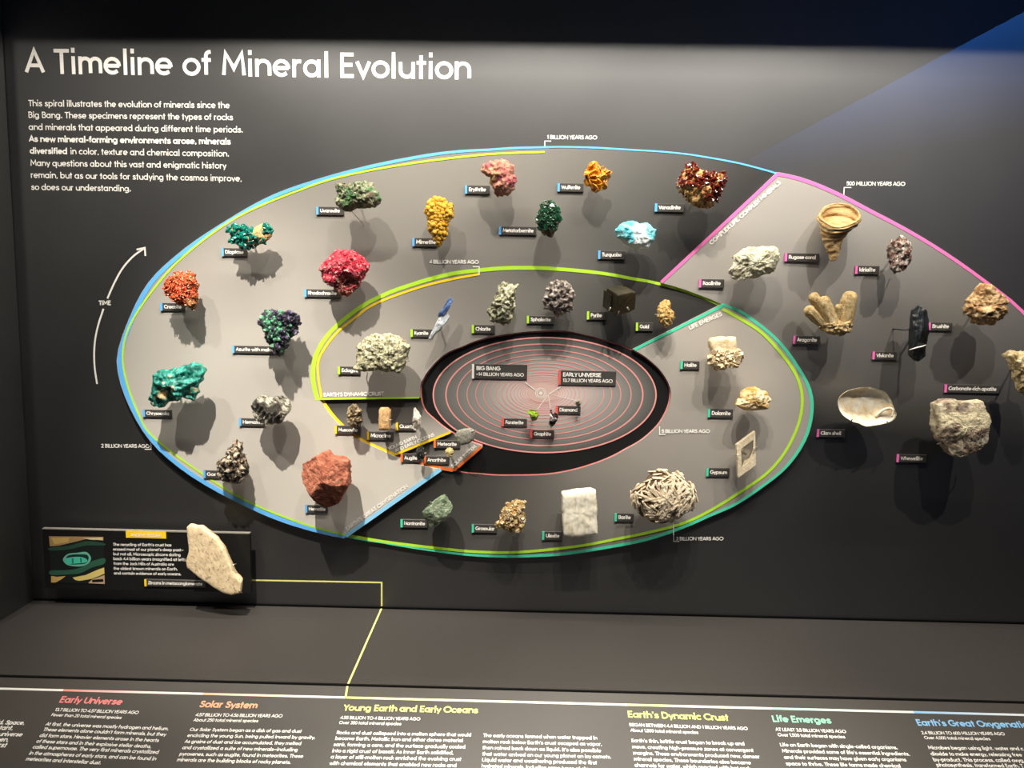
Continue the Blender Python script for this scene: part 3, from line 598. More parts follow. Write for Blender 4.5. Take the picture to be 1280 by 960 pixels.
# ------------------------------------------------------------------ the panel on old zircons, lower left
ZB = .034
o = thing('information_panel', 'black information panel with a crystal picture and a yellow tag, low on the left', 'information panel', P(185, 703, 0))
a, b = P(52.7, 660.8, ZB), P(313.8, 741, ZB)
mb = MB(); bv = .002
box(mb, (a.x, -ZB, b.z), (b.x, -ZB + .008, a.z)); mb.build('board', plain('panel_black', '191817', .45, spec=.4, bump=.04), o)
mb = MB(); box(mb, (a.x + .03, -ZB + .008, b.z + .02), (b.x - .03, -.0005, a.z - .015)); mb.build('standoff', M_CEIL, o)
mb = MB(); box(mb, (a.x, -ZB - .0008, a.z - .0012), (b.x, -ZB + .0085, a.z + .0008)); mb.build('top_edge', plain('panel_edge_grey', '8a857c', .45, spec=.5, bump=.04), o)
mb = MB(); c, d = P(157.5, 663, ZB), P(208, 673, ZB); box(mb, (c.x, -ZB - .0014, d.z), (d.x, -ZB + .001, c.z)); tg = mb.build('title_tag', MC['yellow'], o)
mb = MB(); letter(mb, 'ANCIENT ZIRCONS', P(164, 670.6, ZB + .0014), P(201.5, 671.2, ZB + .0014), wt=.17); x = mb.build('tag_lettering', WHITE, o)
mb = MB()
for s, x0, y0, x1, y1 in [("The recycling of Earth's crust has", 141.6, 682.2, 214.5, 683), ("erased most of our planet's deep past_", 141.6, 688.1, 229.5, 689.1), ('but not all. Microscopic zircons dating', 141.9, 694, 226, 695.3), ('back 4.4 billion years (magnified at left)', 142, 700, 231.7, 701.3),
  ('from the Jack Hills of Australia are', 142.3, 706, 217.8, 707.1), ('the oldest known minerals on Earth,', 142.3, 712.2, 222.3, 713), ('and contain evidence of early oceans.', 142.7, 718, 226.7, 719.2)]:
    letter(mb, s, P(x0, y0, ZB), P(x1, y1, ZB), wt=.18, track=.06)
mb.build('lettering', WHITE, o)
# the flat printed picture of the crystal: layers of ink
PIC = [('1c2220', [(135,130),(572,135),(582,512),(152,500)]), ('a8875a', [(135,130),(572,135),(570,165),(440,150),(330,178),(215,205),(142,210)]), ('caa860', [(150,140),(300,140),(290,175),(180,195)]),
 ('d8c89a', [(400,145),(560,140),(568,160),(470,158)]), ('2c4a3c', [(145,220),(300,205),(430,170),(572,185),(573,205),(430,205),(300,235),(148,245)]), ('33604c', [(152,405),(300,400),(400,375),(480,330),(577,305),(578,350),(480,380),(390,425),(300,435),(153,440)]),
 ('d9b26a', [(153,447),(200,455),(270,448),(235,475),(190,500),(153,500)]), ('e6cf78', [(325,460),(430,440),(520,400),(577,380),(580,430),(480,470),(380,487),(345,480)]), ('c9a884', [(480,475),(580,440),(582,512),(450,505)]), ('0f1311', [(480,478),(570,472),(572,495),(482,498)]),
 ('6fb8a0', [(248,310),(290,270),(360,262),(430,255),(465,285),(470,320),(440,355),(380,372),(300,365),(262,345)]), ('16352e', [(270,312),(300,280),(420,275),(450,290),(450,320),(420,350),(310,355),(280,340)]), ('4fc9ab', [(262,315),(300,300),(385,295),(438,315),(430,340),(330,350),(282,350)]), ('2a7d68', [(318,310),(330,308),(332,345),(320,346)]), ('2a7d68', [(385,305),(395,305),(398,338),(388,340)])]
mb = MB(); mats = []; 
for i, (c, q) in enumerate(PIC):
    m = plain('picture_ink', c, .4, bump=.03); mats.append(m)
    pts = [P(40 + x / 6.4, 650 + y / 6.4, ZB + .0006 + i * .00006) for x, y in q]
    if i > 9 or i == 4 or i == 5: pts = catmull(pts, 4, True)
    n = len(pts)
    mb.add(pts, [tuple(reversed(f)) for f in tessellate_polygon([pts])], i)
mb.build('picture', mats, o)
plaque('Zircons in metaconglomerate', 180.6, 724, 256, 734.6, 'yellow', 'name plaque reading Zircons in metaconglomerate, on the black information panel', z=ZB, right=253)
# ------------------------------------------------------------------ mineral specimens
def O(ox, oy, pts, s=10.6667): return [(ox + x / s, oy + y / s) for x, y in pts]
def resample(q, n, jit, rnd):
    q = [Vector(p) for p in q]; L = [0]
    for i in range(len(q)): L.append(L[-1] + (q[(i+1) % len(q)] - q[i]).length)
    out = []; j = 0
    for i in range(n):
        t = L[-1] * i / n
        while L[j+1] < t: j += 1
        s = (t - L[j]) / max(1e-9, L[j+1] - L[j]); out.append(q[j].lerp(q[(j+1) % len(q)], s) + Vector((rnd.gauss(0, jit), rnd.gauss(0, jit))))
    return out
def turb(p, o=4):
    return noise.fractal(p, 1.0, 2.0, o, noise_basis='PERLIN_ORIGINAL')
def body(px, d, D, Db, k=2.2, N=110, RF=22, RB=8, facets=0, fs=.5, disp=(), seed=1, jit=.12, smooth=True, cut=None, smooth_rim=False):
    """solid stone: its outline stands d in front of the wall, bulges D forward and Db back, is faceted and roughened"""
    rnd = random.Random(seed)
    if smooth_rim: px = [(v.x, v.y) for v in catmull(V2(px), 6, True)]
    q = resample(px, N, jit, rnd); ed = [P(p.x, p.y, d) for p in q]
    c = sum(ed, Vector()) / N; R = sum((e - c).length for e in ed) / N
    planes = []
    for i in range(facets):
        w = 2 * math.pi * (i + rnd.random() * .7) / facets; planes.append((math.cos(w) * fs * rnd.uniform(.5, 1.3), math.sin(w) * fs * rnd.uniform(.5, 1.3), rnd.uniform(.55, .95)))
    bm = bmesh.new(); rings = []
    def depth(s, v, amt, fr):
        z = amt * (max(0.0, 1 - s ** k)) ** (1 / k)
        if fr and planes:
            for a, b, h_ in planes: z = min(z, max(0, amt * (h_ + .45) - (a * v.x + b * v.z)))
        return z
    fs_ = [(1 - (i / RF) ** 1.6) for i in range(RF)]; bs_ = [(1 - (i / RB) ** 1.5) for i in range(1, RB)]
    dirs = []
    def direc(s, e, sgn):
        r = (e - c).normalized(); u = s ** 2.2; return (r * u + Vector((0, sgn, 0)) * math.sqrt(max(0.0, 1 - u * u))).normalized()
    for s in reversed(bs_): dirs += [direc(s, e, 1) for e in ed]
    for s in fs_: dirs += [direc(s, e, -1) for e in ed]
    dirs += [Vector((0, 1, 0)), Vector((0, -1, 0))]
    for s in reversed(bs_): rings.append([bm.verts.new((lambda v: Vector((v.x, -(d - depth(s, v - c, Db, False)), v.z)))(c + (e - c) * s)) for e in ed])
    for s in fs_: rings.append([bm.verts.new((lambda v: Vector((v.x, -(d + depth(s, v - c, D, True)), v.z)))(c + (e - c) * s)) for e in ed])
    v0 = bm.verts.new(Vector((c.x, -(d - Db), c.z))); v1 = bm.verts.new(Vector((c.x, -(d + depth(0, Vector(), D, True)), c.z)))
    for a, b in zip(rings, rings[1:]):
        for i in range(N): bm.faces.new((a[i], a[(i+1) % N], b[(i+1) % N], b[i]))
    for i in range(N):
        bm.faces.new((v0, rings[0][(i+1) % N], rings[0][i])); bm.faces.new((v1, rings[-1][i], rings[-1][(i+1) % N]))
    bmesh.ops.recalc_face_normals(bm, faces=bm.faces)
    off = Vector((seed * 3.17, seed * 1.7, seed * .9))
    for kind, amp, fr in disp:
        mv = []
        for v, vn in zip(bm.verts, dirs):
            p = v.co * fr + off
            if kind == 'n': a = turb(p)
            elif kind == 'r': a = 1 - 2 * abs(turb(p, 3)) - .5
            elif kind == 'c': a = .45 - noise.voronoi(p)[0][0]
            elif kind == 'f':
                dd, pp = noise.voronoi(p); a = noise.cell(pp[0] * 7.3) * .5
            elif kind == 's': a = math.sin((v.co.x * .5 + v.co.z * 1.0) * fr + 3 * turb(v.co * 40 + off, 2))
            elif kind == 'v': a = math.sin((v.co.x * .8 - v.co.z * .6) * fr + 2 * turb(v.co * 30 + off, 2))
            else: a = 0
            mv.append(vn * (amp * a))
        for v, m in zip(bm.verts, mv): v.co += m
    for cc in (cut or ()):      # hollow: px, py, radius px, depth
        p = P(cc[0], cc[1], d + D * .5)
        for v in bm.verts:
            if v.co.y < -d:
                r = math.hypot(v.co.x - p.x, v.co.z - p.z) / (cc[2] * .00166)
                if r < 1: v.co.y += cc[3] * (1 - r * r)
    bm.normal_update(); bm.verts.ensure_lookup_table(); bm.verts.index_update()
    mb = MB(); mb.add([v.co for v in bm.verts], [[v.index for v in f.verts] for f in bm.faces], 0, smooth)
    surf = [(v.co.copy(), v.normal.copy()) for v in bm.verts]
    bm.free(); return mb, surf, c, R

def frame_of(n, spin, rnd, up=None):
    n = n.normalized(); a = (up - n * up.dot(n)) if up is not None else n.orthogonal()
    a = a.normalized() if a.length > 1e-5 else n.orthogonal().normalized()
    a = Matrix.Rotation(spin, 3, n) @ a; return Matrix((a, n.cross(a), n)).transposed()
def shape(kind, r, l, rnd, flat=.2):
    if kind == 'prism':
        n = 6; v = []; 
        for z, rr in ((-.4*l, r), (.6*l, r * .92), (.6*l + r * flat * 3, r * flat)):
            v += [(rr * math.cos(math.pi*i/3), rr * math.sin(math.pi*i/3), z) for i in range(n)]
        f = [(i + s, (i+1) % n + s, (i+1) % n + s + n, i + s + n) for s in (0, n) for i in range(n)] + [tuple(range(2*n, 3*n)), tuple(range(n-1, -1, -1))]
        return v, f
    if kind in ('cube', 'blade', 'plate'):
        if kind == 'cube': a, b, c = r, r, r
        elif kind == 'plate':
            n = 8; v = [(r*math.cos(math.pi*i/4)*(1 if i % 2 else .9), r*math.sin(math.pi*i/4)*.9, z) for z in (-l, l) for i in range(n)]
            return v, [(i, (i+1) % n, n+(i+1) % n, n+i) for i in range(n)] + [tuple(range(n-1, -1, -1)), tuple(range(n, 2*n))]
        else: a, b, c = l, r * .35, r
        v = [(sx*a, sy*b, sz*c) for sz in (-1, 1) for sy in (-1, 1) for sx in (-1, 1)]
        return v, [(0,2,3,1), (4,5,7,6), (0,1,5,4), (2,6,7,3), (0,4,6,2), (1,3,7,5)]
    if kind == 'lath':                     # flat tapered blade with rounded top edge
        v = []
        for x, s in ((-l, .7), (-l*.8, 1), (l*.8, 1), (l, .7)): v += [(x, -r*.5*s, -r), (x, r*.5*s, -r), (x, r*.34*s, r*s), (x, -r*.34*s, r*s)]
        f = [(i*4+j, i*4+(j+1) % 4, i*4+4+(j+1) % 4, i*4+4+j) for i in range(3) for j in range(4)] + [(3,2,1,0), (12,13,14,15)]
        return v, f
    if kind == 'spike':
        n = 5; v = [(r*math.cos(2*math.pi*i/n), r*math.sin(2*math.pi*i/n), -.3*l) for i in range(n)] + [(0, 0, l)]
        return v, [(i, (i+1) % n, n) for i in range(n)] + [tuple(range(n-1, -1, -1))]
    if kind == 'ball':
        n, m = 9, 6; v = [(0, 0, -r)]; 
        for j in range(1, m): v += [(r*math.sin(math.pi*j/m)*math.cos(2*math.pi*i/n), r*math.sin(math.pi*j/m)*math.sin(2*math.pi*i/n), -r*math.cos(math.pi*j/m)) for i in range(n)]
        v.append((0, 0, r)); t = len(v) - 1
        f = [(0, 1+(i+1) % n, 1+i) for i in range(n)] + [(1+j*n+i, 1+j*n+(i+1) % n, 1+(j+1)*n+(i+1) % n, 1+(j+1)*n+i) for j in range(m-2) for i in range(n)] + [(1+(m-2)*n+i, 1+(m-2)*n+(i+1) % n, t) for i in range(n)]
        return v, f
def crust(surf, n, kind, r, l, seed, d, where=None, jit=.5, tang=False, sink=.2, smooth=False, wob=None, flat=.2, spread=1.0, face=0.0, up=False):
    """crystals grown on the front of a stone"""
    rnd = random.Random(seed); mb = MB(); c = [s for s in surf if s[0].y < -(d - .004) and (where is None or where(s[0]))]
    if not c: return mb
    picked = []
    tries = 0
    while len(picked) < n and tries < n * 30:
        tries += 1; p, nm = rnd.choice(c); k = rnd.uniform(*r) if isinstance(r, tuple) else r
        if spread and any((p - q).length < (k + kk) * .55 * spread for q, kk in picked): continue
        picked.append((p, k)); ll = (rnd.uniform(*l) if isinstance(l, tuple) else l) if l else k
        nn = ((nm + Vector((0, -face, 0))).normalized() + Vector((rnd.gauss(0, jit), rnd.gauss(0, jit), rnd.gauss(0, jit)))).normalized()
        if up: nn = (Vector((.1, -.15, 1)) + nn * .12).normalized()
        if tang:
            w = wob(p) if wob else rnd.random() * math.pi
            M3 = frame_of(nn, w + rnd.gauss(0, .18), rnd, Vector((1, 0, 0)))
        else: M3 = frame_of(nn, rnd.random() * 6.28, rnd)
        v, f = shape(kind, k, ll, rnd, flat); o = p - nm * (sink * k)
        mb.add([o + M3 @ Vector(x) for x in v], f, 0, smooth)
    return mb
def pin(parent, x0, y0, x1, y1, d, mat=None, r=.0011):
    """little mounting claw: comes from behind, bends over the rim of the stone"""
    a = P(x1, y1, d - .016); b = P(x0, y0, d - .004); c = P(x0 + (x1-x0) * .15, y0 + (y1-y0) * .15, d + .006); e = P(x0 + (x1-x0) * .7, y0 + (y1-y0) * .7, d + .010)
    mb = MB(); tube(mb, [p for p in catmull([a, b, c, e], 4)], r, 7); mb.build('mounting_claw', mat or M_STEEL, parent)
def stem_(parent, c, z, d, r=.0022, e=None):
    e = e or c; mb = MB(); tube(mb, [(c.x, -z + .002, c.z), (e.x, -d, e.z)], r, 10); tube(mb, [(c.x, -z, c.z), (c.x, -z - .003, c.z)], r * 2.4, 12); mb.build('mounting_rod', M_BRASS, parent)
NAMES = set()
def specimen(name, label, px, mat, d=.055, D=.02, Db=.016, parts=(), pins=(), part='stone', rod=True, cat='mineral specimen', z0=None, **kw):
    cx = sum(p[0] for p in px) / len(px); cy = sum(p[1] for p in px) / len(px); p = P(cx, cy, d)
    q = Vector((p.x, 0, p.z)).lerp(P(cx, cy, 0), .65) - CAM; M_ = Matrix((XV, YV, ZV)).transposed(); u = M_ @ q      # foot of the rod on the plates
    z = zat(640 - F * u.x / u.z, 480 + F * u.y / u.z) if z0 is None else z0; foot = CAM + q
    o = thing(name, label, cat, (p.x, -z, p.z), 'minerals on the spiral' if z0 is None else None)
    mb, surf, c, R = body(px, d, D, Db, **kw); s = mb.build(part, mat, o)
    if rod: stem_(o, foot, z, d - Db * (.85 if D < 0 else .6), e=p)
    for fn in parts: fn(o, surf, d)
    for q in pins: pin(o, *q, d)
    return o, surf, d
def grow(name, mat, n, kind, r, l=None, seed=1, smooth=False, **kw):
    def f(o, surf, d): crust(surf, n, kind, r, l, seed, d, smooth=smooth, **kw).build(name, mat, o)
    return f
def oval(cx, cy, rx, ry):
    c = P(cx, cy, .07); k = .0016
    return lambda p: ((p.x - c.x) / (rx * k)) ** 2 + ((p.z - c.z) / (ry * k)) ** 2 < 1
def region(x0, y0, x1, y1):
    a, b = P(x0, y0, .07), P(x1, y1, .07)
    return lambda p: a.x < p.x < b.x and b.z < p.z < a.z

# --- outer arc (blue plaques)
TEAL = rockm('dioptase_crystal', [(.3, '04302a'), (.5, '0a6656'), (.7, '1d8a76')], 90, rough=.18, spec=.7, bump=.1)
TANM = rockm('tan_matrix', [(.3, 'a5764a'), (.55, 'e0b478'), (.75, 'f0d6a8')], 120, rough=.8)
specimen('dioptase_specimen', 'deep teal green crystal cluster on a tan base, above the plaque reading Dioptase',
  O(270, 250, [(160,395),(235,330),(275,360),(375,352),(440,398),(480,405),(520,385),(560,345),(595,318),(625,310),(640,350),(700,335),(745,390),(740,440),(735,480),(705,535),(640,580),(540,600),(450,625),(400,645),(340,625),(300,595),(205,565),(195,530),(235,500),(195,450),(165,415)]),
  TANM, D=.012, Db=.012, disp=[('n', .003, 90)], seed=3, pins=[(318.5, 309, 315, 305)],
  parts=[grow('crystals', TEAL, 60, 'prism', (.0036, .0062), (.005, .008), 4, jit=.6, flat=.35, sink=.5, where=region(270, 250, 314, 330)), grow('crystals', TEAL, 12, 'prism', (.003, .0055), (.005, .008), 6, jit=.6, flat=.35, sink=.5, where=region(327, 250, 345, 292)), grow('crystals', TEAL, 9, 'prism', (.003, .0045), (.004, .006), 8, jit=.6, flat=.35, sink=.5, where=region(314, 294, 329, 312))])
ORG = rockm('crocoite_needles', [(.3, '8c1e0a'), (.46, 'd6451e'), (.58, 'f07040'), (.7, 'ffc890')], 330, rough=.3, spec=.6, bump=.2)
BRN = rockm('rusty_matrix', [(.3, '3a1c0e'), (.5, '8a4a22'), (.7, 'c98a52')], 110, rough=.8)
specimen('crocoite_specimen', 'orange red needle-covered stone above the plaque reading Crocoite',
  O(180, 320, [(350,300),(430,235),(600,215),(680,245),(705,330),(710,450),(730,570),(715,650),(680,705),(630,705),(590,650),(520,640),(430,610),(370,550),(295,525),(285,480),(305,440),(315,370)]),
  BRN, D=.022, disp=[('n', .006, 55), ('n', .003, 160)], seed=5, parts=[grow('needles', ORG, 640, 'prism', (.0007, .0016), (.003, .006), 5, jit=.9, spread=0, where=lambda p: not region(232, 372, 252, 392)(p)), grow('pale_needles', rockm('crocoite_pale', [(.3, 'e07a3c'), (.6, 'ffd8a8')], 200, rough=.3, bump=.1), 120, 'prism', (.0006, .0013), (.003, .005), 6, jit=.9, spread=0)])
AZD = rockm('azurite_dark', [(.3, '100c16'), (.5, '2a2236'), (.68, '4c4262'), (.8, '9a90a8')], 150, rough=.3, spec=.7, vor=190)
MAL = rockm('malachite_green', [(.3, '143a28'), (.5, '468a66'), (.7, 'a4dcb4')], 90, rough=.5)
specimen('azurite_malachite_specimen', 'dark purple and green mottled stone above the plaque reading Azurite with malachite',
  O(290, 370, [(370,330),(385,280),(470,195),(600,205),(760,185),(830,225),(895,300),(895,385),(865,430),(835,520),(775,570),(735,660),(695,720),(685,770),(640,780),(570,715),(505,645),(465,560),(445,470),(415,420),(385,370)]),
  rockm('azurite_malachite', [(.3, '0a1412'), (.45, '14291f'), (.6, '2a5c40'), (.75, '6ab088')], 80, rough=.45, spec=.6, patch=[('1d1826', 55, .55)]), d=.06, D=.024, disp=[('c', .012, 90), ('n', .004, 120)], seed=7,
  parts=[grow('dark_crystals', AZD, 170, 'cube', (.0018, .0036), None, 8, jit=.8, where=lambda p: noise.noise(p * 45) > -.02), grow('green_crust', MAL, 55, 'ball', (.003, .006), None, 9, sink=.5, where=lambda p: noise.noise(p * 45) < -.08, smooth=True)])
CHR = rockm('chrysocolla', [(.3, '04302a'), (.42, '0b5a4e'), (.53, '1c907c'), (.63, '66c4b4'), (.74, 'd8eee4')], 55, rough=.4, spec=.5, dist=2.2, patch=[('c9a877', 30, .63), ('dfd3b4', 60, .68)], bscale=110)
specimen('chrysocolla_specimen', 'large teal stone with tan patches, above the plaque reading Chrysocolla',
  O(170, 445, [(190,550),(235,500),(235,380),(260,310),(270,230),(350,190),(470,175),(590,185),(620,130),(740,100),(860,110),(930,180),(890,290),(850,380),(830,490),(780,580),(640,580),(500,570),(440,610),(385,625),(370,685),(220,675),(205,620)]),
  CHR, d=.07, D=.026, Db=.02, facets=5, fs=.5, disp=[('r', .006, 35), ('n', .004, 90)], seed=9)
HEM = rockm('hematite_silver', [(.34, '16130f'), (.42, '5c564a'), (.5, 'b4ac98'), (.62, 'f4eedc')], 75, rough=.35, spec=.7, metal=.3, stretch=((1, 1, 5), (0, .6, 0)), bump=.9, bscale=110, dist=.2, patch=[('3a342a', 18, .58)])
specimen('silver_hematite_specimen', 'silvery striped stone with one dark side, above a plaque reading Hematite',
  O(280, 470, [(365,440),(420,310),(510,245),(620,285),(740,262),(840,300),(895,370),(875,480),(800,580),(720,630),(560,645),(480,635),(420,560),(378,490)]),
  HEM, d=.06, D=.026, Db=.02, facets=4, fs=.8, disp=[('v', .0009, 700), ('n', .003, 70)], seed=11, pins=[(349, 526.5, 346, 521), (324, 525, 328, 522)])
GOE = rockm('goethite', [(.3, '140e0a'), (.48, '4a3a2c'), (.6, '8d7256'), (.72, 'e8d8bc')], 130, rough=.4, spec=.6, vor=150)
specimen('goethite_specimen', 'small dark bristly cone-shaped stone beside the plaque reading Goethite',
  O(240, 540, [(560,130),(590,100),(650,132),(675,200),(665,270),(735,380),(758,500),(740,580),(680,645),(590,682),(510,688),(430,645),(400,605),(335,575),(352,500),(332,412),(392,362),(460,322),(472,262),(512,212),(555,190)]),
  GOE, d=.05, D=.02, disp=[('c', .009, 110), ('n', .004, 190)], seed=13, parts=[grow('crystals', GOE, 170, 'spike', (.0012, .0022), (.004, .007), 13, jit=.9)])
specimen('red_hematite_specimen', 'big red-brown rough block, above a plaque reading Hematite, lower left of the spiral',
  O(350, 555, [(310,270),(420,190),(530,130),(620,85),(690,140),(840,170),(930,230),(935,540),(880,610),(830,700),(800,770),(700,830),(620,830),(520,760),(420,630),(370,560),(320,470),(305,390)]),
  rockm('red_hematite', [(.3, '7a4030'), (.48, 'b0644a'), (.62, 'd48a6c'), (.78, 'eab294')], 60, rough=.8, bump=1.0, bscale=190, stretch=((1, 1, 1.8), (0, .6, 0))), d=.075, D=.04, Db=.03, k=4, facets=7, fs=.6, disp=[('f', .002, 110), ('n', .002, 40), ('n', .0016, 200), ('r', .0008, 350)], seed=15)
RHO = rockm('rhodochrosite', [(.3, 'a00c24'), (.5, 'd82440'), (.64, 'ee5a6a'), (.78, 'ffd0cc')], 230, rough=.3, spec=.6, vor=240)
specimen('rhodochrosite_specimen', 'raspberry red sparkling stone above the plaque reading Rhodochrosite',
  O(380, 300, [(212,400),(235,335),(340,235),(430,155),(540,130),(700,165),(805,235),(858,330),(858,400),(805,500),(735,600),(680,685),(580,732),(480,715),(390,635),(285,555),(245,480),(238,420)]),
  rockm('rhodochrosite_base', [(.3, '8a1024'), (.5, 'c02a3c'), (.7, 'e88a8a')], 120, rough=.5, patch=[('2a1a14', 40, .66)]), d=.06, D=.03, Db=.018, disp=[('n', .004, 60), ('n', .002, 200)], seed=17, cut=[(434, 354, 14, .014)],
  parts=[grow('crystals', RHO, 520, 'plate', (.0016, .003), .0008, 17, jit=.7, spread=.5, where=lambda p: not region(421, 347, 449, 368)(p)), grow('pale_crystals', rockm('rhodo_matrix', [(.3, '2a1c16'), (.5, '9a5a48'), (.7, 'e8d0b8')], 190, rough=.5), 60, 'cube', (.0012, .0026), None, 18, jit=.8, where=region(421, 347, 449, 368))])
UVA = rockm('uvarovite', [(.34, '2c3622'), (.45, '75805c'), (.56, 'b0ac8c'), (.68, 'e2dcc4')], 170, rough=.6, patch=[('8a7a64', 26, .56), ('5f8a54', 38, .6)], bscale=300, bump=.9)
o, sf, d = specimen('uvarovite_specimen', 'mossy green and grey speckled slab above the plaque reading Uvarovite',
  O(390, 210, [(325,230),(420,205),(500,212),(600,180),(720,170),(815,212),(885,300),(930,420),(895,485),(840,520),(700,540),(580,550),(510,585),(440,578),(360,545),(335,480),(345,380),(330,300)]),
  UVA, d=.075, D=.024, Db=.018, facets=4, fs=.4, disp=[('n', .005, 60), ('r', .003, 110)], seed=19, parts=[grow('garnet_crystals', rockm('garnet_green', [(.3, '1e3c20'), (.5, '4c8048'), (.75, 'b8c898')], 300, rough=.3, spec=.6), 130, 'cube', (.0008, .0016), None, 19, jit=.8, where=lambda p: p.x < P(455, 240, .09).x)])
mb = MB(); tube(mb, [P(437.5, 262, .078), P(446, 271, .05), P(454, 280, .012)], .0009, 7); mb.build('mounting_wire', M_STEEL, o)
MIM = rockm('mimetite', [(.3, 'b07a10'), (.5, 'e2a828'), (.68, 'f2c860'), (.82, 'faeac0')], 170, rough=.45, bump=.5)
specimen('mimetite_specimen', 'mustard yellow bubbly ball cluster beside the plaque reading Mimetite',
  O(500, 235, [(355,240),(430,165),(520,140),(595,165),(690,255),(680,390),(620,480),(600,580),(620,625),(585,690),(535,735),(512,770),(490,700),(440,620),(395,570),(420,500),(385,440),(370,330),(345,275)]),
  rockm('mimetite_base', [(.3, '4a3008'), (.6, 'a87818')], 100), d=.055, D=.016, Db=.012, disp=[('n', .003, 80)], seed=21, parts=[grow('spherules', MIM, 150, 'ball', (.0036, .0072), None, 21, sink=.1, smooth=True, spread=1.0)])
ERY = rockm('erythrite', [(.3, 'a85044'), (.46, 'd98a74'), (.6, 'e8b092'), (.76, 'f4dcb8')], 120, rough=.6, patch=[('d06a70', 26, .56), ('e2b064', 34, .66)], bump=.8, bscale=300)
specimen('erythrite_specimen', 'salmon pink lumpy stone with a side lobe, beside the plaque reading Erythrite',
  O(570, 185, [(328,300),(380,215),(470,180),(560,155),(690,160),(775,232),(780,340),(805,400),(795,500),(735,580),(690,628),(570,655),(505,600),(495,500),(450,460),(460,380),(420,375),(352,338)]),
  ERY, d=.06, D=.024, disp=[('c', .005, 70), ('n', .004, 140)], seed=23, pins=[(639, 239, 638, 231)])
MET = rockm('metatorbernite', [(.3, '04160c'), (.5, '14452c'), (.66, '3d7a52'), (.8, 'cfe6cc')], 200, rough=.18, spec=.8, bump=.1)
specimen('metatorbernite_specimen', 'dark green glittering flaky cluster beside the plaque reading Metatorbernite',
  O(620, 235, [(680,175),(775,210),(830,280),(850,400),(810,500),(790,585),(740,650),(645,632),(605,575),(560,480),(570,350),(600,260),(635,195)]),
  rockm('metatorbernite_base', [(.3, '241c14'), (.5, '7a6a52'), (.7, 'd8ccb0')], 140), d=.06, D=.022, disp=[('n', .004, 90)], seed=25,
  parts=[grow('flakes', MET, 240, 'plate', (.0025, .0046), .0006, 25, jit=1.0, sink=-.3, spread=.6, where=lambda p: p.z > P(680, 287, .07).z)])
WUL = rockm('wulfenite', [(.3, 'c07010'), (.5, 'ee9a22'), (.68, 'f8bc50'), (.82, 'fde4a8')], 120, rough=.3, spec=.6, bump=.2)
specimen('wulfenite_specimen', 'golden orange cluster of thin plates beside the plaque reading Wulfenite',
  O(690, 185, [(450,345),(490,280),(540,215),(580,262),(620,260),(680,315),(730,310),(745,345),(720,390),(700,430),(680,510),(620,550),(565,548),(490,465),(460,410)]),
  WUL, d=.055, D=.011, Db=.010, disp=[('n', .003, 80)], seed=27, parts=[grow('plates', WUL, 75, 'plate', (.005, .010), .0009, 27, jit=1.3, sink=-.15, spread=.4)])
specimen('turquoise_specimen', 'bright pale turquoise and white stone above the plaque reading Turquoise',
  O(740, 260, [(305,310),(362,235),(470,180),(560,175),(625,212),(700,197),(775,215),(848,290),(845,380),(825,455),(775,485),(740,545),(680,545),(618,575),(560,535),(480,515),(365,418),(328,398)]),
  rockm('turquoise', [(.3, '3ab0c4'), (.46, '62c6d2'), (.6, '94dce0'), (.78, 'd4f2f0')], 34, rough=.6, patch=[('c8b98a', 60, .68), ('f4faf8', 16, .57)], bscale=160), d=.06, D=.026, disp=[('c', .003, 50), ('n', .004, 80)], seed=29)
VAN = rockm('vanadinite_crystal', [(.3, '280806'), (.48, '58160c'), (.64, '84301c'), (.8, 'd09a78')], 190, rough=.16, spec=.8, bump=.05)
o, sf, d = specimen('vanadinite_specimen', 'large stone crusted with dark red crystals, held by copper claws, beside the plaque reading Vanadinite',
  O(810, 190, [(385,420),(422,335),(490,215),(580,170),(640,215),(740,255),(790,305),(920,295),(1005,305),(1030,380),(985,500),(925,590),(875,680),(820,745),(720,760),(610,735),(535,660),(475,590),(415,520)]),
  rockm('vanadinite_base', [(.3, '8a5420'), (.5, 'd09a54'), (.7, 'f0d8a4')], 130, rough=.75), d=.07, D=.03, disp=[('c', .007, 60), ('n', .004, 130)], seed=31,
  parts=[grow('crystals', VAN, 150, 'prism', (.0022, .0044), (.0024, .004), 31, jit=.6, flat=.6, sink=.5, where=lambda p: noise.noise(p * 38) > -.12 and p.z > P(870, 250, .09).z), grow('small_crystals', VAN, 60, 'prism', (.001, .002), (.0015, .0024), 32, jit=.7, flat=.6)])
pin(o, 854.5, 246, 861.5, 240, .075, M_COPPER, .0014); pin(o, 892, 254, 886, 246, .075, M_COPPER, .0014); pin(o, 884, 260, 885.5, 253, .075, M_COPPER, .0014)
# --- inner arc (lime plaques)
KYB = rockm('kyanite_blue', [(.3, '1e2f5a'), (.5, '47659a'), (.7, 'a4b4d0')], 60, rough=.25, spec=.6, stretch=((5, 5, .6), (0, .52, 0)), bump=.2)
KYW = rockm('kyanite_white', [(.3, '8a94a4'), (.5, 'c4c9ce'), (.7, 'f2f0ea')], 60, rough=.3, spec=.6, stretch=((5, 5, .6), (0, .55, 0)), bump=.3)
o, sf, d = specimen('kyanite_specimen', 'slender tilted blade, blue above and white below, beside the plaque reading Kyanite',
  O(510, 350, [(525,432),(552,495),(515,565),(460,640),(395,695),(300,800),(272,785),(312,690),(368,585),(415,495)]), KYW, d=.05, D=.007, Db=.006, k=3, facets=3, fs=.3, disp=[('n', .0015, 90)], seed=33, part='white_blade')
body(O(510, 350, [(565,225),(603,265),(545,395),(480,475),(400,490),(395,465),(455,385),(530,270)]), .052, .006, .006, k=3, facets=3, fs=.3, disp=[('n', .001, 90)], seed=34)[0].build('blue_blade', KYB, o)
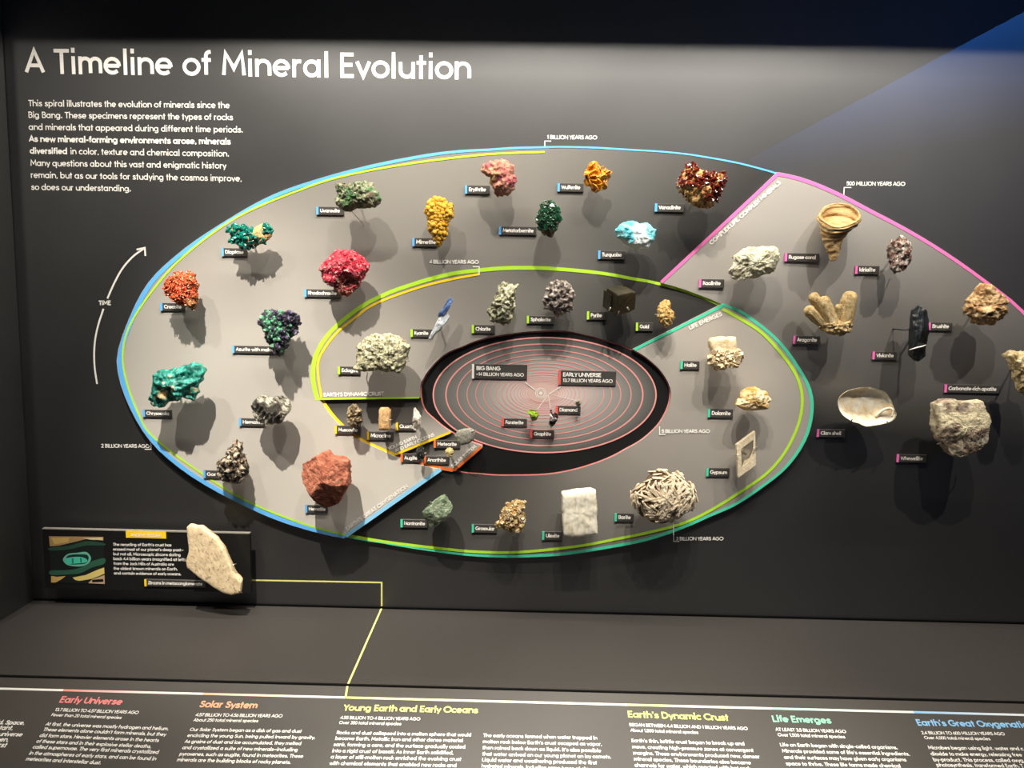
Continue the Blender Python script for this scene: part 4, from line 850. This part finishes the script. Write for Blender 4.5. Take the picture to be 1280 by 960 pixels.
specimen('chlorite_specimen', 'tall pale green speckled stone above the plaque reading Chlorite',
  O(580, 335, [(500,180),(600,195),(715,240),(692,330),(680,480),(645,680),(598,748),(500,740),(400,715),(335,665),(320,570),(392,440),(445,320),(465,240)]),
  rockm('chlorite', [(.37, '403f2c'), (.45, '8c8868'), (.53, 'd0cca8'), (.64, 'faf6e2')], 110, rough=.65, bump=1.0, bscale=240), d=.055, D=.026, facets=4, fs=.5, disp=[('r', .004, 80), ('n', .005, 110)], seed=35)
specimen('sphalerite_specimen', 'rounded grey pitted stone with dark underside, above the plaque reading Sphalerite',
  O(650, 335, [(308,400),(335,290),(402,212),(462,155),(560,150),(648,195),(712,290),(732,370),(708,470),(704,550),(628,585),(560,635),(470,625),(412,555),(335,538),(312,460)]),
  rockm('sphalerite', [(.36, '241d1a'), (.46, '7a6c62'), (.55, 'b0a294'), (.66, 'ece4da')], 120, rough=.45, spec=.6, bump=1.0, bscale=260), d=.055, D=.028, disp=[('c', .010, 105), ('r', .005, 70)], seed=37)
# pyrite: an intergrown cube
PYR = rockm('pyrite', [(.3, '342f26'), (.5, '4c4638'), (.7, '6a624e')], 40, rough=.3, metal=.7, bump=.1)
p = P(773.8, 375, .055); o = thing('pyrite_specimen', 'dark brassy metallic cube above the plaque reading Pyrite', 'mineral specimen', (p.x, -zat(770, 385), p.z), 'minerals on the spiral')
def cube_at(mb, c, s, rx, rz, bev=.0012):
    bm = bmesh.new(); bmesh.ops.create_cube(bm, size=1.0); bmesh.ops.bevel(bm, geom=bm.edges[:], offset=bev / max(s), segments=2, affect='EDGES')
    R3 = Matrix.Rotation(rx, 3, 'X') @ Matrix.Rotation(rz, 3, 'Z')
    for v in bm.verts: v.co = c + R3 @ Vector((v.co.x * s[0], v.co.y * s[1], v.co.z * s[2]))
    bm.verts.index_update(); mb.add([v.co for v in bm.verts], [[v.index for v in f.verts] for f in bm.faces]); bm.free()
mb = MB(); cube_at(mb, p, (.036, .040, .043), math.radians(24), math.radians(30)); cube_at(mb, p + Vector((.012, .009, .001)), (.030, .034, .038), math.radians(24), math.radians(33)); cube_at(mb, p + Vector((-.010, .010, .000)), (.030, .032, .037), math.radians(22), math.radians(24))
mb.build('intergrown_crystal', PYR, o); stem_(o, Vector((p.x, 0, p.z)), zat(770, 385), .045)
for q in [(761.5, 388, 764, 383), (772, 393, 774, 387), (786, 387, 783, 383)]: pin(o, *q, .062, M_STEEL, .0017)
specimen('gold_specimen', 'small golden nugget with a wavy outline beside the plaque reading Gold',
  O(730, 345, [(972,440),(1012,362),(1072,308),(1138,322),(1156,380),(1146,430),(1196,480),(1206,570),(1166,650),(1080,690),(1012,640),(982,560)]),
  rockm('gold', [(.34, 'b0742a'), (.48, 'e0b060'), (.6, 'f4d898'), (.72, 'fff4d8')], 190, rough=.35, metal=.2, bump=.9, bscale=420), d=.05, D=.016, Db=.01, disp=[('c', .004, 170), ('n', .002, 260)], seed=41, pins=[(819.3, 393, 824, 394), (843.5, 397, 839, 397)])
specimen('eclogite_specimen', 'large pale green granular stone with a flat base, beside the plaque reading Eclogite',
  O(420, 400, [(242,640),(282,570),(282,460),(300,390),(275,350),(305,312),(400,245),(520,200),(700,185),(825,225),(935,285),(990,350),(962,470),(950,560),(875,665),(840,705),(740,668),(560,668),(380,685),(252,668)]),
  rockm('eclogite', [(.38, '5a5440'), (.46, 'aaa27c'), (.54, 'd8d2ac'), (.66, 'f4f0d6')], 190, rough=.7, bump=1.0, bscale=330, patch=[('b08a6a', 40, .66)]), d=.065, D=.026, k=3, disp=[('n', .004, 60), ('n', .003, 170)], seed=43, pins=[(477.5, 468.5, 477.5, 461), (445, 432.5, 449, 434), (511.5, 451, 505, 452.5)])
# --- small stones (yellow, orange, red plaques)
specimen('muscovite_specimen', 'small crinkled brown and silver flaky stone above the plaque reading Muscovite',
  O(410, 490, [(258,320),(285,215),(350,150),(398,195),(452,250),(428,330),(458,380),(425,445),(340,465),(284,436),(268,370)]),
  rockm('muscovite', [(.3, '3a2c1c'), (.46, '8a7452'), (.6, 'c4ae84'), (.76, 'f4ead0')], 120, rough=.3, spec=.7, bump=.8), d=.045, D=.012, Db=.01, disp=[('r', .006, 110), ('n', .002, 220)], seed=45, N=90, RF=16)
specimen('microcline_specimen', 'small peach tan rectangular crystal above the plaque reading Microcline',
  O(410, 490, [(684,240),(704,202),(800,200),(840,245),(836,490),(780,512),(690,505),(680,440)]), rockm('microcline', [(.3, 'b88a54'), (.5, 'e0b47c'), (.75, 'f4d8a8')], 90, rough=.6), d=.045, D=.013, Db=.008, k=4, disp=[('n', .001, 120)], seed=47, N=80, RF=14, jit=.03, pins=[(473, 524.5, 476, 525), (489.5, 524.5, 486, 525.5)])
QTZ = rockm('quartz', [(.3, 'c4b8a2'), (.5, 'e4dac6'), (.75, 'fbf8f0')], 90, rough=.15, spec=.7, trans=.2, bump=.15)
specimen('quartz_specimen', 'small clear upright crystal cluster beside the plaque reading Quartz',
  O(410, 490, [(1138,225),(1162,198),(1195,245),(1240,325),(1232,430),(1195,500),(1152,512),(1126,430),(1142,320)]), QTZ, d=.042, D=.010, Db=.008, facets=4, fs=.6, disp=[('f', .003, 110)], seed=49, N=80, RF=14, smooth=False,
  parts=[grow('points', QTZ, 5, 'prism', (.0022, .0032), (.005, .009), 50, jit=.08, flat=.15, up=True, sink=1.2)])
specimen('meteorite_specimen', 'rounded grey flat-cut grainy slice beside the plaque reading Meteorite',
  O(490, 500, [(834,470),(872,405),(970,376),(1078,380),(1114,440),(1094,526),(1018,584),(922,604),(864,556)]), rockm('meteorite', [(.3, '6a665c'), (.48, '918d80'), (.6, 'a4a090'), (.8, 'd8d4c4')], 320, rough=.55, bump=.3), d=.045, D=.009, Db=.006, k=3, disp=[('n', .0005, 160)], seed=51, N=90, RF=16, pins=[(593.5, 537.5, 588, 539.5)])
specimen('augite_specimen', 'tiny black crystal beside the plaque reading Augite',
  O(490, 500, [(325,670),(352,615),(418,622),(444,690),(434,772),(352,792),(316,740)]), rockm('augite', [(.3, '0c0b0b'), (.55, '242220'), (.78, '6a6660')], 150, rough=.3, spec=.6), d=.040, D=.010, Db=.008, facets=6, fs=1.0, disp=[('f', .0025, 150), ('n', .001, 300)], seed=53, N=70, RF=12, smooth=False, pins=[(532.5, 566, 529.5, 567)])
specimen('anorthite_specimen', 'tiny pale yellow grain above the plaque reading Anorthite',
  O(490, 500, [(710,670),(742,636),(808,641),(830,690),(798,755),(742,755),(714,710)]), rockm('anorthite', [(.3, 'b8944c'), (.5, 'e8cf8c'), (.75, 'f8ecc4')], 160, rough=.6), d=.040, D=.008, Db=.006, disp=[('n', .002, 150)], seed=55, N=70, RF=12)
specimen('forsterite_specimen', 'tiny bright lime green crystal beside the plaque reading Forsterite',
  O(625, 480, [(350,370),(420,336),(486,354),(515,410),(486,486),(440,500),(414,460),(394,402)]), rockm('forsterite', [(.3, '5c7c0c'), (.5, '98c41c'), (.75, 'dcee78')], 120, rough=.15, spec=.7, trans=.35), d=.036, D=.008, Db=.006, facets=5, fs=.9, disp=[('f', .002, 150)], seed=57, N=70, RF=12, smooth=False)
specimen('graphite_specimen', 'tiny shiny dark silver flake standing above the plaque reading Graphite',
  O(625, 480, [(668,345),(688,340),(700,392),(738,380),(774,420),(766,478),(738,526),(682,580),(646,540),(662,440)]), rockm('graphite', [(.3, '241c1a'), (.47, '5c4c48'), (.58, 'b8aca8'), (.72, 'f4f0ec')], 120, rough=.25, metal=.5, vor=140), d=.036, D=.008, Db=.006, facets=5, fs=.9, disp=[('f', .003, 140), ('n', .001, 250)], seed=59, N=70, RF=12, smooth=False)
specimen('diamond_specimen', 'very tiny glassy pale crystal just above the plaque reading Diamond',
  O(625, 480, [(1016,232),(1040,220),(1082,230),(1072,266),(1050,276),(1032,258)]), rockm('diamond', [(.3, '5c5030'), (.5, 'c8bc9c'), (.75, 'fbf6e4')], 240, rough=.1, spec=.8, trans=.3, vor=400), d=.030, D=.004, Db=.003, facets=5, fs=1.0, disp=[('f', .001, 300)], seed=61, N=50, RF=8, smooth=False)
# --- teal plaques
HAL = rockm('halite', [(.3, 'c0a67c'), (.5, 'd8c19a'), (.75, 'eedfc2')], 70, rough=.3, spec=.5, bump=.3, bscale=200)
specimen('halite_specimen', 'translucent beige block with a lumpy lower half, beside the plaque reading Halite',
  O(850, 400, [(374,280),(404,234),(560,214),(728,224),(741,410),(804,460),(809,530),(736,596),(620,626),(517,668),(472,636),(374,568),(364,510),(402,450),(404,390),(379,350)]), HAL, d=.055, D=.018, Db=.014, k=6, disp=[('n', .001, 60)], seed=63, jit=.05,
  parts=[grow('crystals', HAL, 70, 'cube', (.0022, .005), None, 63, jit=.5, where=lambda p: p.z < P(900, 438, .07).z)])
specimen('dolomite_specimen', 'cream and honey dome-shaped stone above the plaque reading Dolomite',
  O(880, 460, [(404,488),(452,402),(522,294),(600,245),(680,240),(756,294),(845,314),(888,428),(856,448),(850,540),(760,555),(640,560),(520,555),(454,517)]), rockm('dolomite', [(.34, 'b07c30'), (.44, 'dcb068'), (.54, 'f0d49c'), (.68, 'fbf0d6')], 45, rough=.55, stretch=((1, 1, 2.2), (0, 0, 0)), bscale=160), d=.055, D=.02, facets=3, fs=.4, disp=[('n', .003, 70), ('r', .0015, 120)], seed=65)
# gypsum: a clear tabular rhomb with frosted zones
GYC = plain('gypsum_clear', 'e8dfcc', .08, spec=.6, trans=.92, ior=1.2, bump=.05, bscale=120)
GYF = rockm('gypsum_frosted', [(.3, 'c0ac88'), (.5, 'ddcbaa'), (.75, 'f6ecd6')], 130, rough=.35, bump=.5, stretch=((1, 1, 2), (0, .6, 0)))
p = P(932.5, 568, .05); z = zat(925, 570); o = thing('gypsum_specimen', 'clear upright slanted rhomb crystal with frosted edges, beside the plaque reading Gypsum', 'mineral specimen', (p.x, -z, p.z), 'minerals on the spiral')
def slab(name, pts, d0, d1, mat, hole=None):
    a = [P(x, y, d1) for x, y in pts]; b = [Vector((v.x, -d0, v.z)) for v in a]; n = len(a); mb = MB()
    if hole:
        ha = [P(x, y, d1) for x, y in hole]; hb = [Vector((v.x, -d0, v.z)) for v in ha]
        mb.add(a + b + ha + hb, [(i, (i+1) % n, 2*n+(i+1) % n, 2*n+i) for i in range(n)] + [(n+i, 3*n+i, 3*n+(i+1) % n, n+(i+1) % n) for i in range(n)] + [(i, n+i, n+(i+1) % n, (i+1) % n) for i in range(n)] + [(2*n+i, 2*n+(i+1) % n, 3*n+(i+1) % n, 3*n+i) for i in range(n)])
    else: mb.add(a + b, [tuple(range(n-1, -1, -1)), tuple(range(n, 2*n))] + [(i, n+i, n+(i+1) % n, (i+1) % n) for i in range(n)])
    return mb.build(name, mat, o)
GP = O(870, 520, [(540,390),(790,205),(800,650),(565,825)]); GH = O(870, 520, [(600,440),(762,318),(770,560),(612,690)])
slab('clear_core', O(870, 520, [(596,432),(766,312),(774,566),(608,698)]), .046, .054, GYC); slab('frosted_rim', GP, .044, .056, GYF, GH)
slab('frosted_foot', O(870, 520, [(612,690),(640,600),(720,560),(770,420),(778,640),(600,760)]), .0445, .0545, GYF)
stem_(o, Vector((p.x, 0, p.z)), z, .046); pin(o, 918.5, 568.5, 926, 568.5, .052); pin(o, 947, 558.5, 938, 561.5, .052)
specimen('nontronite_specimen', 'sage green tilted block with sharp edges, beside the plaque reading Nontronite',
  O(490, 600, [(412,412),(452,372),(540,295),(650,205),(706,195),(755,262),(812,352),(784,420),(698,516),(620,595),(514,624),(466,540),(434,480)]),
  rockm('nontronite', [(.34, '4a5640'), (.46, '76866a'), (.56, '9caa8c'), (.7, 'd0d6b8')], 60, rough=.5, bump=.6, stretch=((1, 1, 2), (0, -.7, 0))), d=.05, D=.02, k=4, facets=5, fs=.6, disp=[('r', .0018, 40), ('n', .0012, 90)], seed=67, pins=[(537.5, 627, 541, 629), (556, 650, 553, 646), (530, 645, 533, 642)])
GRO = rockm('grossular', [(.34, 'b4844a'), (.45, 'e0b674'), (.56, 'f2dcae'), (.7, 'fdf6e4')], 130, rough=.35, spec=.6)
specimen('grossular_specimen', 'honey and cream lumpy crystal stone beside the plaque reading Grossular',
  O(580, 605, [(436,520),(492,472),(494,352),(570,262),(640,236),(690,206),(776,220),(804,270),(785,350),(824,450),(804,550),(738,648),(622,628),(534,594),(456,564)]),
  rockm('grossular_base', [(.3, '4a3416'), (.5, 'a8803c'), (.7, 'ecd6a0')], 110), d=.055, D=.02, disp=[('c', .007, 90), ('n', .003, 130)], seed=69, pins=[(640, 664, 643.5, 653), (628, 662, 630, 656)], parts=[grow('crystals', GRO, 150, 'cube', (.0014, .0032), None, 69, jit=.8)])
specimen('ulexite_specimen', 'white upright rectangular fibrous block beside the plaque reading Ulexite',
  O(665, 595, [(392,207),(560,178),(780,153),(846,178),(860,380),(868,745),(700,765),(530,795),(415,765),(400,600),(390,340)]), rockm('ulexite', [(.3, 'dccdaa'), (.46, 'f0e6cc'), (.66, 'fdf8ea')], 70, rough=.55, bump=.18, stretch=((3, 3, .5), (0, .05, 0)), bscale=140), d=.055, D=.022, Db=.016, k=8, disp=[('n', .0014, 50)], seed=71, jit=.15, pins=[(700.5, 638.7, 705, 638.7), (747, 636.7, 743, 637)])
def barite_lay(p):                      # blades lie round the rosette in sheaves
    c = P(830, 619, .07); dx, dz = (p.x - c.x) / 1.3, p.z - c.z; r = math.hypot(dx, dz) / .052
    k = noise.cell(p * 48); return math.atan2(dz, dx) + math.pi / 2 + (k * .5 if r > .62 else k * 3.14)
BAR = rockm('barite_blade', [(.3, 'c8ac84'), (.5, 'e6d4b6'), (.75, 'faf0de')], 150, rough=.55, bump=.3)
specimen('barite_specimen', 'large cream rosette of bladed crystals beside the plaque reading Barite',
  O(770, 575, [(215,490),(255,440),(265,340),(380,290),(460,195),(530,160),(650,138),(755,205),(850,205),(905,292),(995,322),(1040,430),(1070,510),(995,600),(890,695),(755,775),(640,820),(500,840),(415,765),(305,705),(230,550)]),
  rockm('barite_base', [(.3, '4a3826'), (.6, '7c6648')], 90), d=.065, D=.034, Db=.022, disp=[('n', .004, 60)], seed=73,
  parts=[grow('blades', BAR, 230, 'lath', (.0032, .0042), (.009, .015), 73, jit=.05, tang=True, sink=-.1, spread=.55, face=1.2, wob=barite_lay, where=oval(830, 616, 41, 33))])
# --- pink plaques
specimen('kaolinite_specimen', 'chalky white lumpy stone above the plaque reading Kaolinite',
  O(880, 290, [(312,540),(372,460),(377,332),(442,274),(560,225),(780,195),(936,190),(994,232),(984,400),(914,525),(778,585),(600,614),(440,648),(352,605)]),
  rockm('kaolinite', [(.3, 'a89c74'), (.44, 'd8d0ac'), (.58, 'f2ecd2'), (.78, 'fffaec')], 90, rough=.9, bump=1.0, bscale=260), d=.06, D=.026, facets=4, fs=.45, disp=[('n', .004, 60), ('r', .0025, 130)], seed=75)
# rugose coral: a wrinkled horn opening forward and up
COR = rockm('coral', [(.3, '9a7444'), (.48, 'c8a26a'), (.62, 'dcc08c'), (.8, 'f2e2bc')], 50, rough=.75, stretch=((1, 1, 4), (0, .1, 0)), bump=.6)
p = P(1047, 288, .06); z = zat(1040, 300); o = thing('rugose_coral_specimen', 'tan wrinkled horn-shaped coral with an open cup, beside the plaque reading Rugose coral', 'fossil coral', (p.x, -z, p.z), 'minerals on the spiral')
mb = MB(); PXM = 1.6 * .00166 / 1.6 * .96; secs = []
AX = [(552, 920, 38, 0), (556, 850, 62, 2), (552, 770, 88, 5), (548, 690, 108, 9), (560, 600, 140, 14), (580, 520, 180, 20), (606, 440, 225, 28), (628, 350, 258, 35), (636, 300, 266, 38)]
def ring_at(x, y, r, tilt, wob, n=48, dd=.062):
    c = P(990 + x / 10.667, 240 + y / 10.667, dd); t = math.radians(tilt); ux = Vector((math.cos(.12), 0, -math.sin(-.2)*.9)).normalized(); uy = Vector((0, math.cos(t), math.sin(t)))   # disc: right and back, tilted up at the back
    R_ = r / 10.667 * .00158; return [c + (ux * math.cos(2*math.pi*i/n) + uy * math.sin(2*math.pi*i/n)) * R_ * (1 + wob * noise.noise(Vector((math.cos(2*math.pi*i/n)*1.3, math.sin(2*math.pi*i/n)*1.3, y * .02)))) for i in range(n)]
rings = []; m = 5
ax = [Vector(a) for a in AX]
for i in range(len(AX) - 1):
    for k in range(m):
        s = k / m; a = [AX[i][j] + (AX[i+1][j] - AX[i][j]) * s for j in range(4)]
        a[2] *= 1 + .045 * math.sin(a[1] * .075) + .03 * math.sin(a[1] * .19); rings.append(ring_at(*a, .16))
rings.append(ring_at(*AX[-1], .14)); rings.append(ring_at(637, 300, 246, 38, .14))
for f_, dy, bk in ((.90, 8, .004), (.84, 30, .012), (.76, 52, .018), (.62, 62, .020), (.35, 60, .019), (.1, 56, .018)): rings.append(ring_at(634, 300 + dy, 262 * f_, 36, .08, dd=.062 - bk))
n = 48; vs = [v for r in rings for v in r]
fsx = [(i*n+k, i*n+(k+1) % n, (i+1)*n+(k+1) % n, (i+1)*n+k) for i in range(len(rings)-1) for k in range(n)] + [tuple(range(n-1, -1, -1)), tuple((len(rings)-1)*n + k for k in range(n))]
mb.add(vs, fsx, 0, True); mb.build('horn', COR, o); stem_(o, Vector((p.x, 0, p.z)), z, .05); pin(o, 1033, 314.5, 1037, 313, .055)
specimen('idrialite_specimen', 'small brown and white crumbly stone beside the plaque reading Idrialite',
  O(1060, 275, [(545,300),(604,256),(680,216),(758,236),(814,332),(818,480),(784,596),(698,674),(612,702),(566,648),(552,520),(556,420)]),
  rockm('idrialite', [(.36, '3a2018'), (.46, '7a5244'), (.54, 'bcaa9a'), (.64, 'f6eee2')], 90, rough=.55, bump=.8), d=.06, D=.022, facets=4, fs=.5, disp=[('f', .005, 80), ('n', .005, 90)], seed=77, pins=[(1137.5, 318.5, 1134, 319)])
ARA = rockm('aragonite', [(.3, '9a7c48'), (.48, 'c8aa72'), (.62, 'dcc596'), (.8, 'f2e6c4')], 120, rough=.6, bump=.8, bscale=330)
o, sf, d = specimen('aragonite_specimen', 'sandy tan cluster of five stubby columns above the plaque reading Aragonite',
  O(980, 350, [(480,575),(560,540),(660,520),(780,530),(880,520),(885,600),(870,690),(740,750),(600,715),(515,680)]), ARA, d=.058, D=.022, disp=[('c', .006, 130), ('n', .003, 160)], seed=79, part='base', pins=[(1021, 411, 1027, 407), (1050, 420, 1052, 412)])
for x0, y0, x1, y1, w0, w1, dd in [(320,395,560,640,62,50,.066), (385,215,610,600,62,55,.056), (522,260,650,600,62,86,.070), (728,350,725,590,40,42,.066), (882,205,800,620,84,88,.066)]:
    mb = MB(); a, b = P(980 + x0/10.667, 350 + y0/10.667, dd), P(980 + x1/10.667, 350 + y1/10.667, dd - .01); ax_ = (b - a).normalized(); n = 24; rr = []; s_ = Vector((0, -1, 0)); s_ = (s_ - ax_ * s_.dot(ax_)).normalized(); t_ = ax_.cross(s_)
    ra, rb = w0 / 10.667 * .0019, w1 / 10.667 * .0019
    for u, k_ in [(-.9, .18), (-.75, .6), (-.45, .88), (0, 1)] + [(None, x / 9) for x in range(1, 10)]:
        if u is not None: c, r_ = a + ax_ * (ra * (u + .35)), ra * k_
        else: c, r_ = a.lerp(b, k_), ra + (rb - ra) * k_
        for i in range(n):
            w = 2 * math.pi * i / n; hexr = 1 / max(abs(math.cos((w % (math.pi/3)) - math.pi/6)), .86) * .93; v = c + (t_ * math.cos(w) + s_ * math.sin(w)) * r_ * hexr
            rr.append(v + (v - c) * .12 * turb(v * 150))
    m = len(rr) // n; mb.add(rr, [(i*n+k, i*n+(k+1) % n, (i+1)*n+(k+1) % n, (i+1)*n+k) for i in range(m-1) for k in range(n)] + [tuple(range(n-1, -1, -1)), tuple((m-1)*n + k for k in range(n))], 0, True)
    mb.build('column', ARA, o)
VIV = rockm('vivianite', [(.3, '08090a'), (.5, '15181a'), (.7, '2e3436')], 50, rough=.22, spec=.6, stretch=((4, 4, .4), (0, 0, 0)), bump=.2)
o, sf, d = specimen('vivianite_specimen', 'tall black glossy crystal with a white crack, above the plaque reading Vivianite',
  O(1090, 370, [(610,118),(712,182),(726,300),(740,480),(716,560),(716,800),(620,876),(548,856),(494,800),(499,560),(518,300),(534,180)]), VIV, d=.06, D=.018, Db=.012, k=3, facets=4, fs=.5, disp=[('n', .001, 70)], seed=81, jit=.04, part='crystal')
mb = MB()
tube(mb, [P(1090 + x/10.667, 370 + y/10.667, .078 + e) for x, y, e in [(500,720,-.012),(560,700,-.003),(610,685,.0),(660,675,-.001),(716,655,-.012)]], .0013, 6); mb.build('white_vein', WHITE, o)
mb = MB(); a = P(1129.5, 412.5, .05); tube(mb, [a + Vector((0, .05 - zat(1129, 412), 0)), a, P(1139, 412, .05)], .0013, 8); mb.build('mounting_claw', M_DARKPIN, o)
specimen('brushite_specimen', 'large cream and brown craggy stone at the right, beside the plaque reading Brushite',
  O(1160, 340, [(470,430),(504,352),(562,314),(642,206),(702,155),(760,125),(796,162),(866,204),(954,302),(1044,382),(1024,460),(1038,552),(936,625),(856,694),(720,704),(584,684),(536,606),(466,515)]),
  rockm('brushite', [(.3, '6a4628'), (.44, 'b88a5a'), (.58, 'e4c490'), (.76, 'fae8c4')], 75, rough=.8, bump=1.0, bscale=220), d=.07, D=.03, disp=[('c', .007, 75), ('r', .004, 90)], seed=83, cut=[(1228, 376, 13, .012)], pins=[(1205.5, 394, 1211, 391)])
specimen('apatite_specimen', 'pale craggy stone cut off by the right edge, beside the plaque reading Carbonate-rich apatite',
  O(1160, 420, [(1015,265),(1055,190),(1200,205),(1300,175),(1420,250),(1430,500),(1380,750),(1290,795),(1195,715),(1155,560),(1095,400)]),
  rockm('apatite', [(.3, 'a0814e'), (.46, 'd6bb86'), (.6, 'eedaae'), (.78, 'fdf3d6')], 80, rough=.8, bump=1.0, bscale=220), d=.08, D=.03, disp=[('c', .006, 75), ('n', .005, 110)], seed=85)
SHE = rockm('clam_shell', [(.32, 'e0bc88'), (.43, 'f2deb8'), (.55, 'faf0da'), (.7, 'fffcf4')], 26, rough=.3, spec=.6, dist=1.6, bump=.15, patch=[('e8c890', 20, .62)])
o, sf, d = specimen('clam_shell_specimen', 'cream oval open clam shell, hollow side out, above the plaque reading Clam shell',
  O(1020, 470, [(292,380),(322,272),(422,194),(560,160),(720,150),(898,198),(996,302),(1046,440),(1074,500),(1046,578),(958,625),(700,674),(560,634),(422,576),(324,478)]), SHE, d=.062, D=-.016, Db=.024, k=2.0, disp=[('n', .0012, 50)], seed=87, jit=.03, smooth_rim=True, part='shell', cat='shell', pins=[(1063.5, 526.5, 1067, 523), (1110.5, 529, 1107, 525)])
mb = MB(); q = catmull([P(1020 + x/10.667, 470 + y/10.667, .062 + e) for x, y, e in [(800,540,-.012),(860,480,-.008),(930,440,-.004),(1000,430,.0),(1030,470,.002),(1010,540,.001)]], 6); tube(mb, q, .0034, 8, r2=.0014); mb.build('hinge_tooth', SHE, o)
specimen('whewellite_specimen', 'big grey and cream rough block, lowest at the right, above the plaque reading Whewellite',
  O(1130, 490, [(404,152),(502,90),(600,85),(700,110),(975,110),(1034,232),(1088,370),(1054,550),(1034,678),(956,765),(820,814),(700,852),(612,842),(526,748),(446,638),(396,440)]),
  rockm('whewellite', [(.34, '6c5848'), (.46, 'ac947c'), (.56, 'd6c2a4'), (.7, 'f4e8ce')], 60, rough=.75, bump=1.0, bscale=240, patch=[('f0e0b8', 17, .53), ('9a8c7c', 26, .63)]), d=.075, D=.03, Db=.024, k=5, facets=5, fs=.35, disp=[('n', .003, 35), ('r', .0016, 130), ('n', .0012, 300)], seed=89, pins=[(1172, 555, 1181, 552.5), (1233, 544, 1228, 543)])
specimen('zircon_stone', 'tall cream speckled stone slab leaning in front of the black information panel', 
  O(200, 645, [(322,112),(352,84),(400,104),(470,99),(530,144),(648,244),(736,362),(816,542),(856,642),(944,742),(934,868),(830,890),(730,866),(620,796),(472,697),(324,578),(309,500),(348,392),(333,262)], 9.142),
  rockm('metaconglomerate', [(.33, '8a7458'), (.42, 'dcc096'), (.6, 'ecd6ae'), (.8, 'fcf2da')], 240, rough=.7, bump=.12, stretch=((1, 1, .5), (0, -.6, 0)), patch=[('a8927c', 95, .67)]), d=.075, D=.010, Db=.012, k=9, disp=[('n', .0006, 60)], seed=91, jit=.1, z0=ZB, pins=[(294.5, 705, 287, 707.5), (249, 720, 253, 716), (276.5, 739, 281, 733), (302, 741, 297, 737)])

# ------------------------------------------------------------------ added unseen glow surface, shaped to give the blue wedge reflection in the glass
def mirror(px, py, yw):
    r = ray(px, py); c = Vector((CAM.x, 2 * GLASS_Y - CAM.y, CAM.z)); r = Vector((r.x, -r.y, r.z)); return c + r * ((yw - c.y) / r.y)
YW = -4.6
t = NT('blue_wedge_glow'); b = t.b; b.inputs['Base Color'].default_value = (0, 0, 0, 1)
at = t.n('ShaderNodeAttribute', attribute_name='glow'); rr = ramp(t, [(0, '000000'), (1, '2f6ac4')]); t.l(at.outputs['Fac'], rr.inputs[0])
t.l(rr.outputs[0], b.inputs['Emission Color']); b.inputs['Emission Strength'].default_value = SCREEN
mb = MB(); e0, e1 = Vector((938, 198)), Vector((1300, 4)); g = []; nx, ny = 24, 12
for i in range(nx + 1):
    s = i / nx; p0 = e0.lerp(e1, s)
    for j in range(ny + 1):
        u = j / ny; hgt = 30 + 120 * s; v = mirror(p0.x + u * hgt * .25, p0.y + u * hgt, YW); mb.v.append(v)
        g.append(max(0, min(1, (.16 + .84 * min(1, s * 1.6)) * (1 - u) ** 1.2)))
for i in range(nx):
    for j in range(ny): mb.f.append((i*(ny+1)+j, i*(ny+1)+j+1, (i+1)*(ny+1)+j+1, (i+1)*(ny+1)+j)); mb.mi.append(0); mb.sm.append(False)
mb.att = ('glow', 'FLOAT', g)
tag(mb.build('wedge_reflection_source', t.m), 'added unseen blue glow surface behind the viewer, mirrored in the glass at upper right', 'screen')
